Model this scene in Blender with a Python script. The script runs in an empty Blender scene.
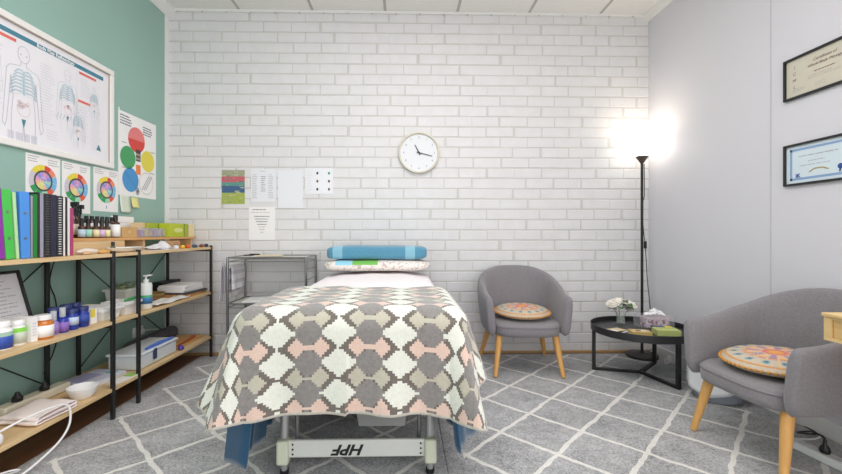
import bpy, bmesh, math, random
from mathutils import Vector, Matrix, Euler
random.seed(7)
scn = bpy.context.scene
C = scn.collection
PI = math.pi
R = math.radians

# ------------------------------------------------------------------ camera, light, exposure
WALL_BACK, WALL_LEFT, WALL_RIGHT, CEIL, WALL_REAR = 3.385, -1.95, 2.091, 2.868, -1.6
cd = bpy.data.cameras.new('camera')
cam = bpy.data.objects.new('camera', cd); C.objects.link(cam)
cd.sensor_width = 36.0; cd.lens = 403 / 842 * 36
cd.shift_x = 9 / 842; cd.shift_y = -3 / 842
cd.clip_start = .02
cam.location = (0, 0, 1.005); cam.rotation_euler = (PI / 2, 0, R(-1.25))
scn.camera = cam

w = bpy.data.worlds.new('daylight'); scn.world = w; w.use_nodes = True
wb = w.node_tree.nodes['Background']
wb.inputs[0].default_value = (.93, .96, 1, 1); wb.inputs[1].default_value = .8

def area(name, loc, rot, sx, sy, power, col=(1, 1, 1)):
    l = bpy.data.lights.new(name, 'AREA'); l.shape = 'RECTANGLE'; l.size = sx; l.size_y = sy
    l.energy = power; l.color = col
    o = bpy.data.objects.new(name, l); C.objects.link(o); o.location = loc; o.rotation_euler = rot
    return o
area('rear_fill_light', (.05, WALL_REAR + .06, 1.3), (PI / 2, 0, 0), 3.8, 2.3, 24, (1, .985, 1))  # assumed rear window out of view, enlarged to lift the lower walls
area('side_fill_light', (WALL_RIGHT - .03, -.55, 1.25), (0, PI / 2, 0), 1.7, 1.7, 28, (1, .985, 1))  # added fill for the teal wall and shelves; no window known here
area('ceiling_fill_a', (-.75, .75, CEIL - .02), (0, 0, 0), .6, 1.2, 6, (1, .98, .97))  # added ceiling fills out of view, balanced to brighten walls and floor
area('ceiling_fill_b', (.95, .75, CEIL - .02), (0, 0, 0), .6, 1.2, 6, (1, .98, .97))
area('ceiling_fill_c', (.15, 1.55, CEIL - .02), (0, 0, 0), 1.2, 1.2, 20, (1, .98, .97))
vs = scn.view_settings
scn.display_settings.display_device = 'sRGB'
vs.view_transform = 'Standard'; vs.look = 'None'; vs.exposure = 0.6; vs.gamma = 1; vs.use_curve_mapping = False
scn.cycles.use_denoising = True
scn.cycles.max_bounces = 10; scn.cycles.diffuse_bounces = 8
scn.cycles.sample_clamp_indirect = 6
scn.cycles.caustics_reflective = False; scn.cycles.caustics_refractive = False

# ------------------------------------------------------------------ material helpers
def lin(c):
    return tuple(((v / 255) / 12.92 if v / 255 <= .04045 else ((v / 255 + .055) / 1.055) ** 2.4) for v in c[:3]) + (1,)

class X:
    """tiny expression wrapper over math nodes"""
    def __init__(s, nt, v): s.nt, s.v = nt, v
    def op(s, o, *a):
        n = s.nt.nodes.new('ShaderNodeMath'); n.operation = o
        for i, x in enumerate((s,) + a):
            x = x.v if isinstance(x, X) else x
            if isinstance(x, (int, float)): n.inputs[i].default_value = x
            else: s.nt.links.new(x, n.inputs[i])
        return X(s.nt, n.outputs[0])
    def __add__(s, o): return s.op('ADD', o)
    __radd__ = __add__
    def __sub__(s, o): return s.op('SUBTRACT', o)
    def __rsub__(s, o): return (s * -1) + o
    def __mul__(s, o): return s.op('MULTIPLY', o)
    __rmul__ = __mul__
    def __truediv__(s, o): return s.op('DIVIDE', o)
    def abs(s): return s.op('ABSOLUTE')
    def floor(s): return s.op('FLOOR')
    def fract(s): return s.op('FRACT')
    def lt(s, o): return s.op('LESS_THAN', o)
    def gt(s, o): return s.op('GREATER_THAN', o)
    def min(s, o): return s.op('MINIMUM', o)
    def max(s, o): return s.op('MAXIMUM', o)
    def mod(s, o): return s.op('FLOORED_MODULO', o)
    def sin(s): return s.op('SINE')
    def sqrt(s): return s.op('SQRT')
    def atan2(s, o): return s.op('ARCTAN2', o)
    def between(s, a, b): return s.gt(a) * s.lt(b)

def newmat(name):
    m = bpy.data.materials.new(name); m.use_nodes = True
    nt = m.node_tree
    return m, nt, nt.nodes['Principled BSDF']
def sep(nt, kind):
    t = nt.nodes.new('ShaderNodeTexCoord'); s = nt.nodes.new('ShaderNodeSeparateXYZ')
    nt.links.new(t.outputs[kind], s.inputs[0])
    return t, X(nt, s.outputs[0]), X(nt, s.outputs[1]), X(nt, s.outputs[2])
def noise(nt, t, scale, detail=3, kind='Object', rough=.6):
    n = nt.nodes.new('ShaderNodeTexNoise'); n.inputs['Scale'].default_value = scale
    n.inputs['Detail'].default_value = detail; n.inputs['Roughness'].default_value = rough
    nt.links.new(t.outputs[kind], n.inputs['Vector'])
    return X(nt, n.outputs['Fac'])
def mixc(nt, a, b, f):
    n = nt.nodes.new('ShaderNodeMix'); n.data_type = 'RGBA'
    for k, v in ((6, a), (7, b)):
        if isinstance(v, tuple): n.inputs[k].default_value = v
        else: nt.links.new(v, n.inputs[k])
    if isinstance(f, X): nt.links.new(f.v, n.inputs[0])
    else: n.inputs[0].default_value = f
    return n.outputs[2]
def bump(nt, b, h, strength=.3, dist=.01):
    n = nt.nodes.new('ShaderNodeBump'); n.inputs['Strength'].default_value = strength; n.inputs['Distance'].default_value = dist
    nt.links.new(h.v, n.inputs['Height']); nt.links.new(n.outputs[0], b.inputs['Normal'])

def pm(name, rgb, rough=.5, var=.05, scale=14, bmp=0, bscale=None, metal=0, trans=0, alpha=1, emit=0, sheen=0, spec=None, ior=None):
    """plain procedural material: colour with a little noise in it"""
    m, nt, b = newmat(name)
    c = lin(rgb)
    t = nt.nodes.new('ShaderNodeTexCoord')
    n = noise(nt, t, scale)
    lo = tuple(max(0, v * (1 - var)) for v in c[:3]) + (1,); hi = tuple(min(1, v * (1 + var)) for v in c[:3]) + (1,)
    nt.links.new(mixc(nt, lo, hi, n), b.inputs['Base Color'])
    b.inputs['Roughness'].default_value = rough; b.inputs['Metallic'].default_value = metal
    b.inputs['Transmission Weight'].default_value = trans; b.inputs['Alpha'].default_value = alpha
    if sheen: b.inputs['Sheen Weight'].default_value = sheen
    if spec is not None: b.inputs['Specular IOR Level'].default_value = spec
    if ior: b.inputs['IOR'].default_value = ior
    if emit:
        b.inputs['Emission Color'].default_value = c; b.inputs['Emission Strength'].default_value = emit
    if bmp: bump(nt, b, noise(nt, t, bscale or scale * 6, 4), bmp, .004)
    return m

def wood(name, rgb, rgb2, axis='y', scale=1.0, rough=.5):
    m, nt, b = newmat(name)
    t = nt.nodes.new('ShaderNodeTexCoord')
    mp = nt.nodes.new('ShaderNodeMapping')
    sc = {'x': (2, 34, 34), 'y': (34, 2, 34), 'z': (34, 34, 2)}[axis]
    mp.inputs['Scale'].default_value = tuple(v * scale for v in sc)
    nt.links.new(t.outputs['Object'], mp.inputs[0])
    n = nt.nodes.new('ShaderNodeTexNoise'); n.inputs['Scale'].default_value = 1.6; n.inputs['Detail'].default_value = 5
    n.inputs['Distortion'].default_value = .6
    nt.links.new(mp.outputs[0], n.inputs['Vector'])
    f = ((X(nt, n.outputs['Fac']) - .5) * 1.8 + .5)
    nt.links.new(mixc(nt, lin(rgb), lin(rgb2), f.max(0).min(1)), b.inputs['Base Color'])
    b.inputs['Roughness'].default_value = rough
    bump(nt, b, X(nt, n.outputs['Fac']), .08, .002)
    return m

# ------------------------------------------------------------------ mesh builder
class MB:
    def __init__(s): s.v, s.f, s.m, s.uv = [], [], [], {}
    def face(s, idx, m=0): s.f.append(tuple(idx)); s.m.append(m)
    def add(s, pts): 
        b = len(s.v); s.v += [tuple(p) for p in pts]; return b
    def poly(s, pts, m=0):
        b = s.add(pts); s.face(range(b, b + len(pts)), m)
    def box(s, a, b, m=0, T=None):
        (x0, y0, z0), (x1, y1, z1) = a, b
        P = [(x0, y0, z0), (x1, y0, z0), (x1, y1, z0), (x0, y1, z0), (x0, y0, z1), (x1, y0, z1), (x1, y1, z1), (x0, y1, z1)]
        if T: P = [T @ Vector(p) for p in P]
        k = s.add(P)
        for q in ((0, 3, 2, 1), (4, 5, 6, 7), (0, 1, 5, 4), (1, 2, 6, 5), (2, 3, 7, 6), (3, 0, 4, 7)): s.face([k + i for i in q], m)
    def cbox(s, c, size, m=0, T=None):
        s.box([c[i] - size[i] / 2 for i in range(3)], [c[i] + size[i] / 2 for i in range(3)], m, T)
    def lathe(s, prof, c=(0, 0, 0), seg=24, m=0, T=None, sx=1, sy=1):
        rings = []
        for r, z in prof:
            if r < 1e-6: P = [(c[0], c[1], c[2] + z)]
            else: P = [(c[0] + r * sx * math.cos(2 * PI * i / seg), c[1] + r * sy * math.sin(2 * PI * i / seg), c[2] + z) for i in range(seg)]
            if T: P = [T @ Vector(p) for p in P]
            rings.append((s.add(P), len(P)))
        for (a, na), (b, nb) in zip(rings, rings[1:]):
            for i in range(seg):
                j = (i + 1) % seg
                if na == 1 and nb == 1: continue
                if na == 1: s.face((a, b + j, b + i), m)
                elif nb == 1: s.face((a + i, a + j, b), m)
                else: s.face((a + i, a + j, b + j, b + i), m)
    def cyl(s, p0, p1, r0, r1=None, seg=14, m=0):
        s.tube([p0, p1], [r0, r0 if r1 is None else r1], seg, m)
    def tube(s, pts, r, seg=8, m=0, cap=True, closed=False):
        P = [Vector(p) for p in pts]; n = len(P)
        rr = r if isinstance(r, (list, tuple)) else [r] * n
        t0 = (P[1] - P[0]).normalized()
        up = Vector((0, 0, 1)) if abs(t0.z) < .9 else Vector((1, 0, 0))
        u = t0.cross(up).normalized(); rings = []
        for i in range(n):
            t = (P[min(i + 1, n - 1)] - P[max(i - 1, 0)])
            if closed: t = P[(i + 1) % n] - P[i - 1]
            t.normalize()
            u = (u - t * u.dot(t)).normalized(); v = t.cross(u)
            rings.append(s.add([P[i] + (u * math.cos(2 * PI * k / seg) + v * math.sin(2 * PI * k / seg)) * rr[i] for k in range(seg)]))
        for i in range(n if closed else n - 1):
            a, b = rings[i], rings[(i + 1) % n]
            for k in range(seg):
                l = (k + 1) % seg
                s.face((a + k, a + l, b + l, b + k), m)
        if cap and not closed:
            s.face([rings[0] + k for k in reversed(range(seg))], m); s.face([rings[-1] + k for k in range(seg)], m)
    def grid(s, fn, nu, nv, m=0, uvfn=None, closeu=False):
        b = len(s.v)
        for j in range(nv + 1):
            for i in range(nu + (0 if closeu else 1)):
                a, c = i / nu, j / nv
                if uvfn: s.uv[len(s.v)] = uvfn(a, c)
                s.v.append(tuple(fn(a, c)))
        W = nu + (0 if closeu else 1)
        for j in range(nv):
            for i in range(nu):
                i2 = (i + 1) % W if closeu else i + 1
                s.face((b + j * W + i, b + j * W + i2, b + (j + 1) * W + i2, b + (j + 1) * W + i), m)
    def prism(s, pts, z0, z1, m=0, T=None):
        n = len(pts)
        A = [Vector((x, y, z0)) for x, y in pts] + [Vector((x, y, z1)) for x, y in pts]
        if T: A = [T @ p for p in A]
        b = s.add(A)
        s.face([b + i for i in reversed(range(n))], m); s.face([b + n + i for i in range(n)], m)
        for i in range(n):
            j = (i + 1) % n; s.face((b + i, b + j, b + n + j, b + n + i), m)
    def build(s, name, mats, parent=None, loc=(0, 0, 0), rot=(0, 0, 0), bevel=0, seg=2, sub=0, solid=0, angle=38, weld=False, recalc=True):
        me = bpy.data.meshes.new(name)
        me.from_pydata(s.v, [], s.f)
        for mm in (mats if isinstance(mats, (list, tuple)) else [mats]): me.materials.append(mm)
        me.polygons.foreach_set('material_index', s.m)
        if s.uv:
            ul = me.uv_layers.new(name='UVMap')
            for lp in me.loops: ul.data[lp.index].uv = s.uv.get(lp.vertex_index, (0, 0))
        if recalc:
            bm = bmesh.new(); bm.from_mesh(me)
            if weld: bmesh.ops.remove_doubles(bm, verts=bm.verts, dist=1e-5)
            bmesh.ops.recalc_face_normals(bm, faces=bm.faces); bm.to_mesh(me); bm.free()
        me.polygons.foreach_set('use_smooth', [True] * len(me.polygons))
        me.set_sharp_from_angle(angle=R(angle))
        o = bpy.data.objects.new(name, me); C.objects.link(o)
        o.location = loc; o.rotation_euler = rot
        if parent: o.parent = parent
        if solid:
            k = o.modifiers.new('thick', 'SOLIDIFY'); k.thickness = solid; k.offset = -1
        if bevel:
            k = o.modifiers.new('bevel', 'BEVEL'); k.width = bevel; k.segments = seg; k.limit_method = 'ANGLE'; k.angle_limit = R(35)
        if sub:
            k = o.modifiers.new('sub', 'SUBSURF'); k.levels = sub; k.render_levels = sub
        return o

def tag(o, label, cat, group=None, kind=None):
    o['label'] = label; o['category'] = cat
    if group: o['group'] = group
    if kind: o['kind'] = kind
    return o
def thing(name, label, cat, loc=(0, 0, 0), rz=0, group=None):
    o = bpy.data.objects.new(name, None); C.objects.link(o); o.empty_display_size = .05
    o.location = loc; o.rotation_euler = (0, 0, rz)
    return tag(o, label, cat, group)
def struct(name, mb, mats, **k):
    o = mb.build(name, mats, **k); o['kind'] = 'structure'; return o
def dup(root, loc, rz, label):
    r = root.copy(); C.objects.link(r); r.location = loc; r.rotation_euler = (0, 0, rz); r['label'] = label
    for ch in list(root.children):
        c = ch.copy(); C.objects.link(c); c.parent = r
        for g in list(ch.children):
            d = g.copy(); C.objects.link(d); d.parent = c
    return r

_fonts = {}
def text_geo(txt, size, shear=0, bold=0):
    k = (txt, size, shear, bold)
    if k not in _fonts:
        cu = bpy.data.curves.new('t', 'FONT'); cu.body = txt; cu.size = size; cu.shear = shear; cu.offset = bold
        cu.align_x = 'CENTER'; cu.align_y = 'CENTER'; cu.resolution_u = 2
        ob = bpy.data.objects.new('t', cu); C.objects.link(ob)
        me = bpy.data.meshes.new_from_object(ob.evaluated_get(bpy.context.evaluated_depsgraph_get()))
        _fonts[k] = ([v.co.copy() for v in me.vertices], [tuple(p.vertices) for p in me.polygons])
        bpy.data.objects.remove(ob); bpy.data.curves.remove(cu); bpy.data.meshes.remove(me)
    return _fonts[k]

def sm(pts, n=7):
    P = [Vector(p) for p in pts]; out = []
    for i in range(len(P) - 1):
        a, b, c, d = P[max(i - 1, 0)], P[i], P[i + 1], P[min(i + 2, len(P) - 1)]
        for k in range(n):
            t = k / n
            out.append(.5 * ((2 * b) + (c - a) * t + (2 * a - 5 * b + 4 * c - d) * t * t + (3 * b - a - 3 * c + d) * t ** 3))
    return out + [P[-1]]

class Page:
    """flat print on a plane: x right, y up, in metres, each mark a hair above the sheet"""
    def __init__(s, mb, o, right, up):
        s.mb = mb; s.o = Vector(o); s.r = Vector(right); s.u = Vector(up); s.n = s.r.cross(s.u); s.k = 0
    def P(s, x, y, h): return s.o + s.r * x + s.u * y + s.n * h
    def h(s, l): return .0004 + .00035 * l
    def rect(s, x0, y0, x1, y1, m, l=1): s.mb.poly([s.P(x, y, s.h(l)) for x, y in ((x0, y0), (x1, y0), (x1, y1), (x0, y1))], m)
    def poly(s, pts, m, l=1): s.mb.poly([s.P(x, y, s.h(l)) for x, y in pts], m)
    def disc(s, cx, cy, rx, m, l=1, ry=None, a0=0, a1=360, n=28):
        ry = ry or rx
        pts = [(cx + rx * math.cos(R(a0 + (a1 - a0) * i / n)), cy + ry * math.sin(R(a0 + (a1 - a0) * i / n))) for i in range(n + (a1 - a0 < 360))]
        if a1 - a0 < 360 and a1 - a0 != 180: pts.append((cx, cy))
        s.poly(pts, m, l)
    def ring(s, cx, cy, r0, r1, m, l=1, a0=0, a1=360, n=28):
        for i in range(n):
            p, q = R(a0 + (a1 - a0) * i / n), R(a0 + (a1 - a0) * (i + 1) / n)
            s.poly([(cx + r0 * math.cos(p), cy + r0 * math.sin(p)), (cx + r1 * math.cos(p), cy + r1 * math.sin(p)),
                    (cx + r1 * math.cos(q), cy + r1 * math.sin(q)), (cx + r0 * math.cos(q), cy + r0 * math.sin(q))], m, l)
    def line(s, pts, wd, m, l=1):
        for (x0, y0), (x1, y1) in zip(pts, pts[1:]):
            d = math.hypot(x1 - x0, y1 - y0) or 1; a, b = -(y1 - y0) / d * wd / 2, (x1 - x0) / d * wd / 2
            s.poly([(x0 + a, y0 + b), (x1 + a, y1 + b), (x1 - a, y1 - b), (x0 - a, y0 - b)], m, l)
    def text(s, txt, cx, cy, size, m, l=2, shear=0, bold=0, flip=False, wx=1):
        V, F = text_geo(txt, size, shear, bold); sg = -1 if flip else 1
        b = s.mb.add([s.P(cx + sg * v.x * wx, cy + sg * v.y, s.h(l)) for v in V])
        for f in F: s.mb.face([b + i for i in f], m)
    def lines(s, x0, y0, x1, y1, n, wd, m, l=1, rag=.35):
        """a paragraph too small to read: thin ruled strokes"""
        for i in range(n):
            y = y1 - (i + .5) * (y1 - y0) / n; e = x1 - (x1 - x0) * rag * random.random(); x = x0
            while x < e:
                q = min(e, x + (x1 - x0) * random.uniform(.08, .22)); s.rect(x, y - wd / 2, q, y + wd / 2, m, l); x = q + (x1 - x0) * .025

# ------------------------------------------------------------------ shared materials
white_paint = pm('white_paint', (232, 232, 230), .55, .02, 3)
brick_paint = pm('painted_brick', (222, 221, 222), .62, .07, 11, .35, 60)
mortar_shade_dots = pm('shaded_mortar_dots', (205, 203, 200), .8, .12, 5, .3, 90)  # recess shade of the joints put into the grey; trim dots share it
plaster = pm('right_wall_paint', (216, 215, 221), .5, .02, 2, .06, 120)
teal = pm('teal_paint', (148, 182, 172), .5, .03, 2, .05, 120)
ceil_m = pm('ceiling_tile', (236, 235, 232), .85, .04, 30, .2, 200)
floor_m = wood('brown_floor', (150, 106, 74), (112, 78, 54), 'y', .4, .45)
black_metal = pm('black_powder_coat', (26, 26, 28), .45, .1, 30)
chrome = pm('chrome_wire', (150, 150, 152), .28, .05, 30, metal=1)
alu = pm('brushed_aluminium', (176, 177, 176), .38, .04, 20, metal=.6)
pine = wood('pine_board', (226, 199, 156), (208, 176, 128), 'y')
oak_leg = wood('honey_beech', (222, 172, 104), (204, 150, 82), 'z')
grey_fab = pm('grey_woven_fabric', (132, 128, 132), .9, .32, 120, .5, 420, sheen=.25)
white_pl = pm('white_plastic', (238, 238, 238), .35, .02)
paper = pm('white_paper', (240, 239, 238), .7, .02)
ink = pm('dark_ink', (70, 70, 76), .7, .1)
grey_ink = pm('grey_ink', (168, 168, 174), .7, .1)
pale_ink = pm('pale_ink', (205, 205, 210), .7, .1)
red_ink = pm('red_ink', (216, 72, 64), .6)
blue_ink = pm('blue_ink', (64, 148, 214), .6)
green_ink = pm('green_ink', (52, 160, 92), .6)
yellow_ink = pm('yellow_ink', (232, 214, 64), .6)
orange_ink = pm('orange_ink', (236, 134, 72), .6)
teal_ink = pm('teal_ink', (70, 130, 150), .6)
pale_teal_ink = pm('pale_teal_ink', (150, 192, 204), .6)
pink_ink = pm('pink_ink', (226, 150, 160), .6)
violet_ink = pm('violet_ink', (160, 130, 214), .6)
black_pl = pm('black_plastic', (24, 24, 26), .4, .1)
clear = pm('clear_plastic', (236, 240, 242), .12, .01, alpha=.4)
frosted = pm('frosted_plastic', (236, 238, 234), .4, .02, alpha=.6)
glass = pm('clear_glass', (232, 242, 238), .03, .01, alpha=.16)
amber = pm('amber_glass', (196, 116, 40), .15, .08)
kraft = pm('kraft_card', (200, 160, 104), .8, .06)

# ------------------------------------------------------------------ the room
mb = MB(); mb.box((WALL_LEFT - .1, WALL_REAR - .1, -.12), (WALL_RIGHT + .1, WALL_BACK + .1, 0)); struct('floor', mb, floor_m)

mb = MB(); mb.box((WALL_LEFT - .1, WALL_REAR - .1, CEIL), (WALL_RIGHT + .1, WALL_BACK + .1, CEIL + .1))
tile_seam = pm('ceiling_seam', (186, 184, 180), .8)
for k in range(7):
    x = -1.965 + .605 * k
    if k: mb.box((x - .011, WALL_REAR, CEIL - .003), (x + .011, WALL_BACK - .002, CEIL + .002), 1)
for k in range(8):
    y = WALL_BACK - .42 - .605 * k
    mb.box((WALL_LEFT, y - .011, CEIL - .0025), (WALL_RIGHT, y + .011, CEIL + .002), 1)
struct('ceiling', mb, [ceil_m, tile_seam])

# painted brick wall: every brick stands a little proud of the joint
mb = MB(); CH = .0869; BL = .2326; J = .0095
mb.box((WALL_LEFT - .1, WALL_BACK + .0028, 0), (WALL_RIGHT + .1, WALL_BACK + .1, CEIL), 1)
rows = int(CEIL / CH) + 1
for r in range(rows):
    z0, z1 = r * CH, min(CEIL, r * CH + CH - J)
    if z1 - z0 < .01: continue
    x = -1.626 - BL * 3 + (0 if (rows - 1 - r) % 2 == 0 else BL / 2) + random.uniform(-.008, .008)
    while x < WALL_RIGHT:
        jl = random.uniform(-.009, .009)
        a, b = max(x + J * .5 + jl, WALL_LEFT), min(x + BL - J * .4 + jl, WALL_RIGHT)
        x += BL
        if b - a < .012: continue
        c = .0032; d = WALL_BACK + random.uniform(-.0015, .0012); zj = random.uniform(-.0012, .0012)
        A = [(a, z0 + zj), (b, z0 + zj + random.uniform(-.001, .001)), (b, z1 + zj), (a, z1 + zj)]
        I = [(a + c, z0 + c + zj), (b - c, z0 + c + zj), (b - c, z1 - c + zj), (a + c, z1 - c + zj)]
        k0 = mb.add([(p, WALL_BACK + .0032, q) for p, q in A]); k1 = mb.add([(p, d, q) for p, q in I])
        mb.face([k1 + i for i in range(4)])
        for i in range(4): mb.face((k0 + i, k0 + (i + 1) % 4, k1 + (i + 1) % 4, k1 + i))
struct('wall_back', mb, [brick_paint, mortar_shade_dots], recalc=False, angle=20)

mb = MB(); mb.box((WALL_LEFT - .1, WALL_REAR - .1, 0), (WALL_LEFT, WALL_BACK + .004, CEIL)); struct('wall_left', mb, teal)
mb = MB(); mb.box((WALL_RIGHT, WALL_REAR - .1, 0), (WALL_RIGHT + .1, WALL_BACK + .004, CEIL)); struct('wall_right', mb, plaster)
mb = MB()   # rear wall round an assumed window, enlarged for more light
wx0, wx1, wz0, wz1 = -1.85, 1.95, .15, 2.45
mb.box((WALL_LEFT, WALL_REAR - .1, 0), (wx0, WALL_REAR, CEIL)); mb.box((wx1, WALL_REAR - .1, 0), (WALL_RIGHT, WALL_REAR, CEIL))
mb.box((wx0, WALL_REAR - .1, 0), (wx1, WALL_REAR, wz0)); mb.box((wx0, WALL_REAR - .1, wz1), (wx1, WALL_REAR, CEIL))
struct('wall_rear', mb, plaster)
def fill_light_frame(name, a, b, T):
    mb = MB(); w_ = b[0] - a[0]; h_ = b[1] - a[1]
    for x0, x1, z0, z1 in ((-w_ / 2, -w_ / 2 + .05, -h_ / 2, h_ / 2), (w_ / 2 - .05, w_ / 2, -h_ / 2, h_ / 2), (-w_ / 2 + .05, w_ / 2 - .05, -h_ / 2, -h_ / 2 + .05), (-w_ / 2 + .05, w_ / 2 - .05, h_ / 2 - .05, h_ / 2), (-.02, .02, -h_ / 2 + .05, h_ / 2 - .05)):
        mb.box((x0, -.03, z0), (x1, .0, z1), T=T)
    struct(name, mb, white_paint)
fill_light_frame('rear_fill_frame', (wx0, wz0), (wx1, wz1), Matrix.Translation(((wx0 + wx1) / 2, WALL_REAR, (wz0 + wz1) / 2)))  # unseen frame assumed round the rear fill light
fill_light_frame('side_fill_frame', (0, 0), (1.8, 1.8), Matrix.Translation((WALL_RIGHT - .001, -.55, 1.25)) @ Matrix.Rotation(-PI / 2, 4, 'Z'))  # frame added round the side fill; the wall behind is solid
mb = MB(); mb.box((WALL_LEFT, 3.337, .0), (WALL_LEFT + .008, WALL_BACK, CEIL - .04)); struct('trim_1', mb, white_paint)
mb = MB(); mb.prism([(0, 0), (.012, 0), (.06, .05), (.06, .07), (0, .07)], 0, WALL_BACK - WALL_REAR, T=Matrix.Translation((WALL_LEFT, WALL_BACK, CEIL - .07)) @ Matrix.Rotation(PI / 2, 4, 'X'))
struct('trim_2', mb, white_paint)
mb = MB(); mb.prism([(0, 0), (-.012, 0), (-.05, .04), (-.05, .055), (0, .055)], 0, WALL_BACK - WALL_REAR, T=Matrix.Translation((WALL_RIGHT, WALL_BACK, CEIL - .055)) @ Matrix.Rotation(PI / 2, 4, 'X'))
struct('trim_3', mb, white_paint)
mb = MB(); mb.box((WALL_LEFT + .06, WALL_BACK - .02, CEIL - .022), (WALL_RIGHT - .05, WALL_BACK, CEIL - .001))
for k in range(20): mb.cbox((-1.86 + .2326 * .86 * k, WALL_BACK - .021, CEIL - .027), (.016, .006, .012), 1)
struct('trim_4', mb, [white_paint, mortar_shade_dots])
mb = MB(); mb.box((WALL_RIGHT - .003, 2.243, .08), (WALL_RIGHT, 2.25, CEIL - .06)); struct('trim_5', mb, pm('wall_joint', (198, 198, 202), .6))
mb = MB(); mb.box((WALL_RIGHT - .014, WALL_REAR, 0), (WALL_RIGHT, WALL_BACK, .09)); struct('baseboard_right', mb, white_paint, bevel=.004)
mb = MB(); mb.box((WALL_LEFT, WALL_BACK - .02, 0), (WALL_RIGHT - .014, WALL_BACK - .001, .022)); struct('baseboard_back', mb, wood('timber_strip', (196, 164, 116), (172, 138, 92), 'x'), bevel=.003)

# ------------------------------------------------------------------ rugs
def rug_mat(name, x0, y0):
    m, nt, b = newmat(name)
    t, x, y, z = sep(nt, 'Object')
    n1 = noise(nt, t, 9, 2); n2 = noise(nt, t, 11, 2)
    a = .41
    u = (x - x0) + (n1 - .5) * .03; v = (y - y0) + (n2 - .5) * .03
    p = ((u + v) / a).fract(); q = ((u - v) / a).fract()
    wd = .036
    ln = ((p - .5).abs().gt(.5 - wd)).max((q - .5).abs().gt(.5 - wd))
    inside = u.between(-.012, 4 * a + .012) * v.lt(.012 + 3.28 - y0)
    ln = ln * inside
    f1 = noise(nt, t, 85, 5, rough=.85); f2 = noise(nt, t, 22, 3); f3 = noise(nt, t, 4, 2)
    f = ((f1 - .5) * 3.0 + (f2 - .5) * .7 + (f3 - .5) * .7 + .5).max(0).min(1)
    grey = mixc(nt, lin((104, 105, 108)), lin((208, 208, 209)), f)
    cream = mixc(nt, lin((210, 208, 202)), lin((242, 240, 235)), f)
    nt.links.new(mixc(nt, grey, cream, ln), b.inputs['Base Color'])
    b.inputs['Roughness'].default_value = .95; b.inputs['Sheen Weight'].default_value = .2
    bump(nt, b, f1 + ln * .25, .7, .006)
    return m
def rug(label, x0, x1, px):
    mb = MB(); y0, y1 = .5, 3.325
    mb.box((x0, y0, 0), (x1, y1, .011))
    o = mb.build('rug', rug_mat('rug_pile', px, 1.804), bevel=.005)
    return tag(o, label, 'rug', 'grey lattice rugs')
rug('grey rug with cream diamond lattice on the shelving side of the room', -1.645, .186, -1.53)
rug('grey rug with cream diamond lattice under the round table and both armchairs', .1865, 2.07, .285)

# ------------------------------------------------------------------ drawing of cloth over the massage table
TC, TZ, TF = -.19, .735, 1.5        # table centre x, height of the bedding, front end
def draper(hw, front, z, side_ang, front_ang, r=.05, amp=.02, lam=.3, ph=0.0, ca=68, puff=.0, rnd=0):
    def f(a, b):                   # a across from the centre, b towards the viewer from y = 3.2
        y = 3.2 - b; over = front - y
        da = max(0, abs(a) - hw); db = max(0, over); d = math.hypot(da, db); sg = 1 if a > 0 else -1
        bx = max(-hw, min(hw, a)); by = max(front, y)
        if d < 1e-6:
            return Vector((TC + bx, by, z + puff * (1 - (a / hw) ** 4) + .004 * math.sin(9 * a + 3 * b) * math.sin(7 * b) + .002 * math.sin(31 * a - 12 * b)))
        nx, ny = da / d, db / d
        if rnd and da > 0 and db > 0:
            e_ = math.hypot(da / rnd, db / rnd); d *= (max(da, db) / rnd / e_) ** .62
        mixed = min(1, 2 * min(nx, ny) * 1.1)
        ang = R((side_ang * nx * nx + front_ang * ny * ny) * (1 - mixed) + ca * mixed)
        arc = r * ang
        if d < arc: out, drop = r * math.sin(d / r), r * (1 - math.cos(d / r))
        else: out, drop = r * math.sin(ang) + (d - arc) * math.cos(ang), r * (1 - math.cos(ang)) + (d - arc) * math.sin(ang)
        psi = math.atan2(db, da) if da > 0 else PI / 2
        s_ = b if db == 0 else ((3.2 - front) + psi * .28 if da > 0 else (3.2 - front) + .44 + hw - abs(a))
        k = min(1, d / .38)
        out += amp * k * k * (math.sin(2 * PI * s_ / lam + ph + sg) + .5 * math.sin(2 * PI * s_ / lam * 1.9 + ph * 2))
        return Vector((TC + bx + sg * nx * out, by - ny * out, z - drop))
    return f

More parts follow.
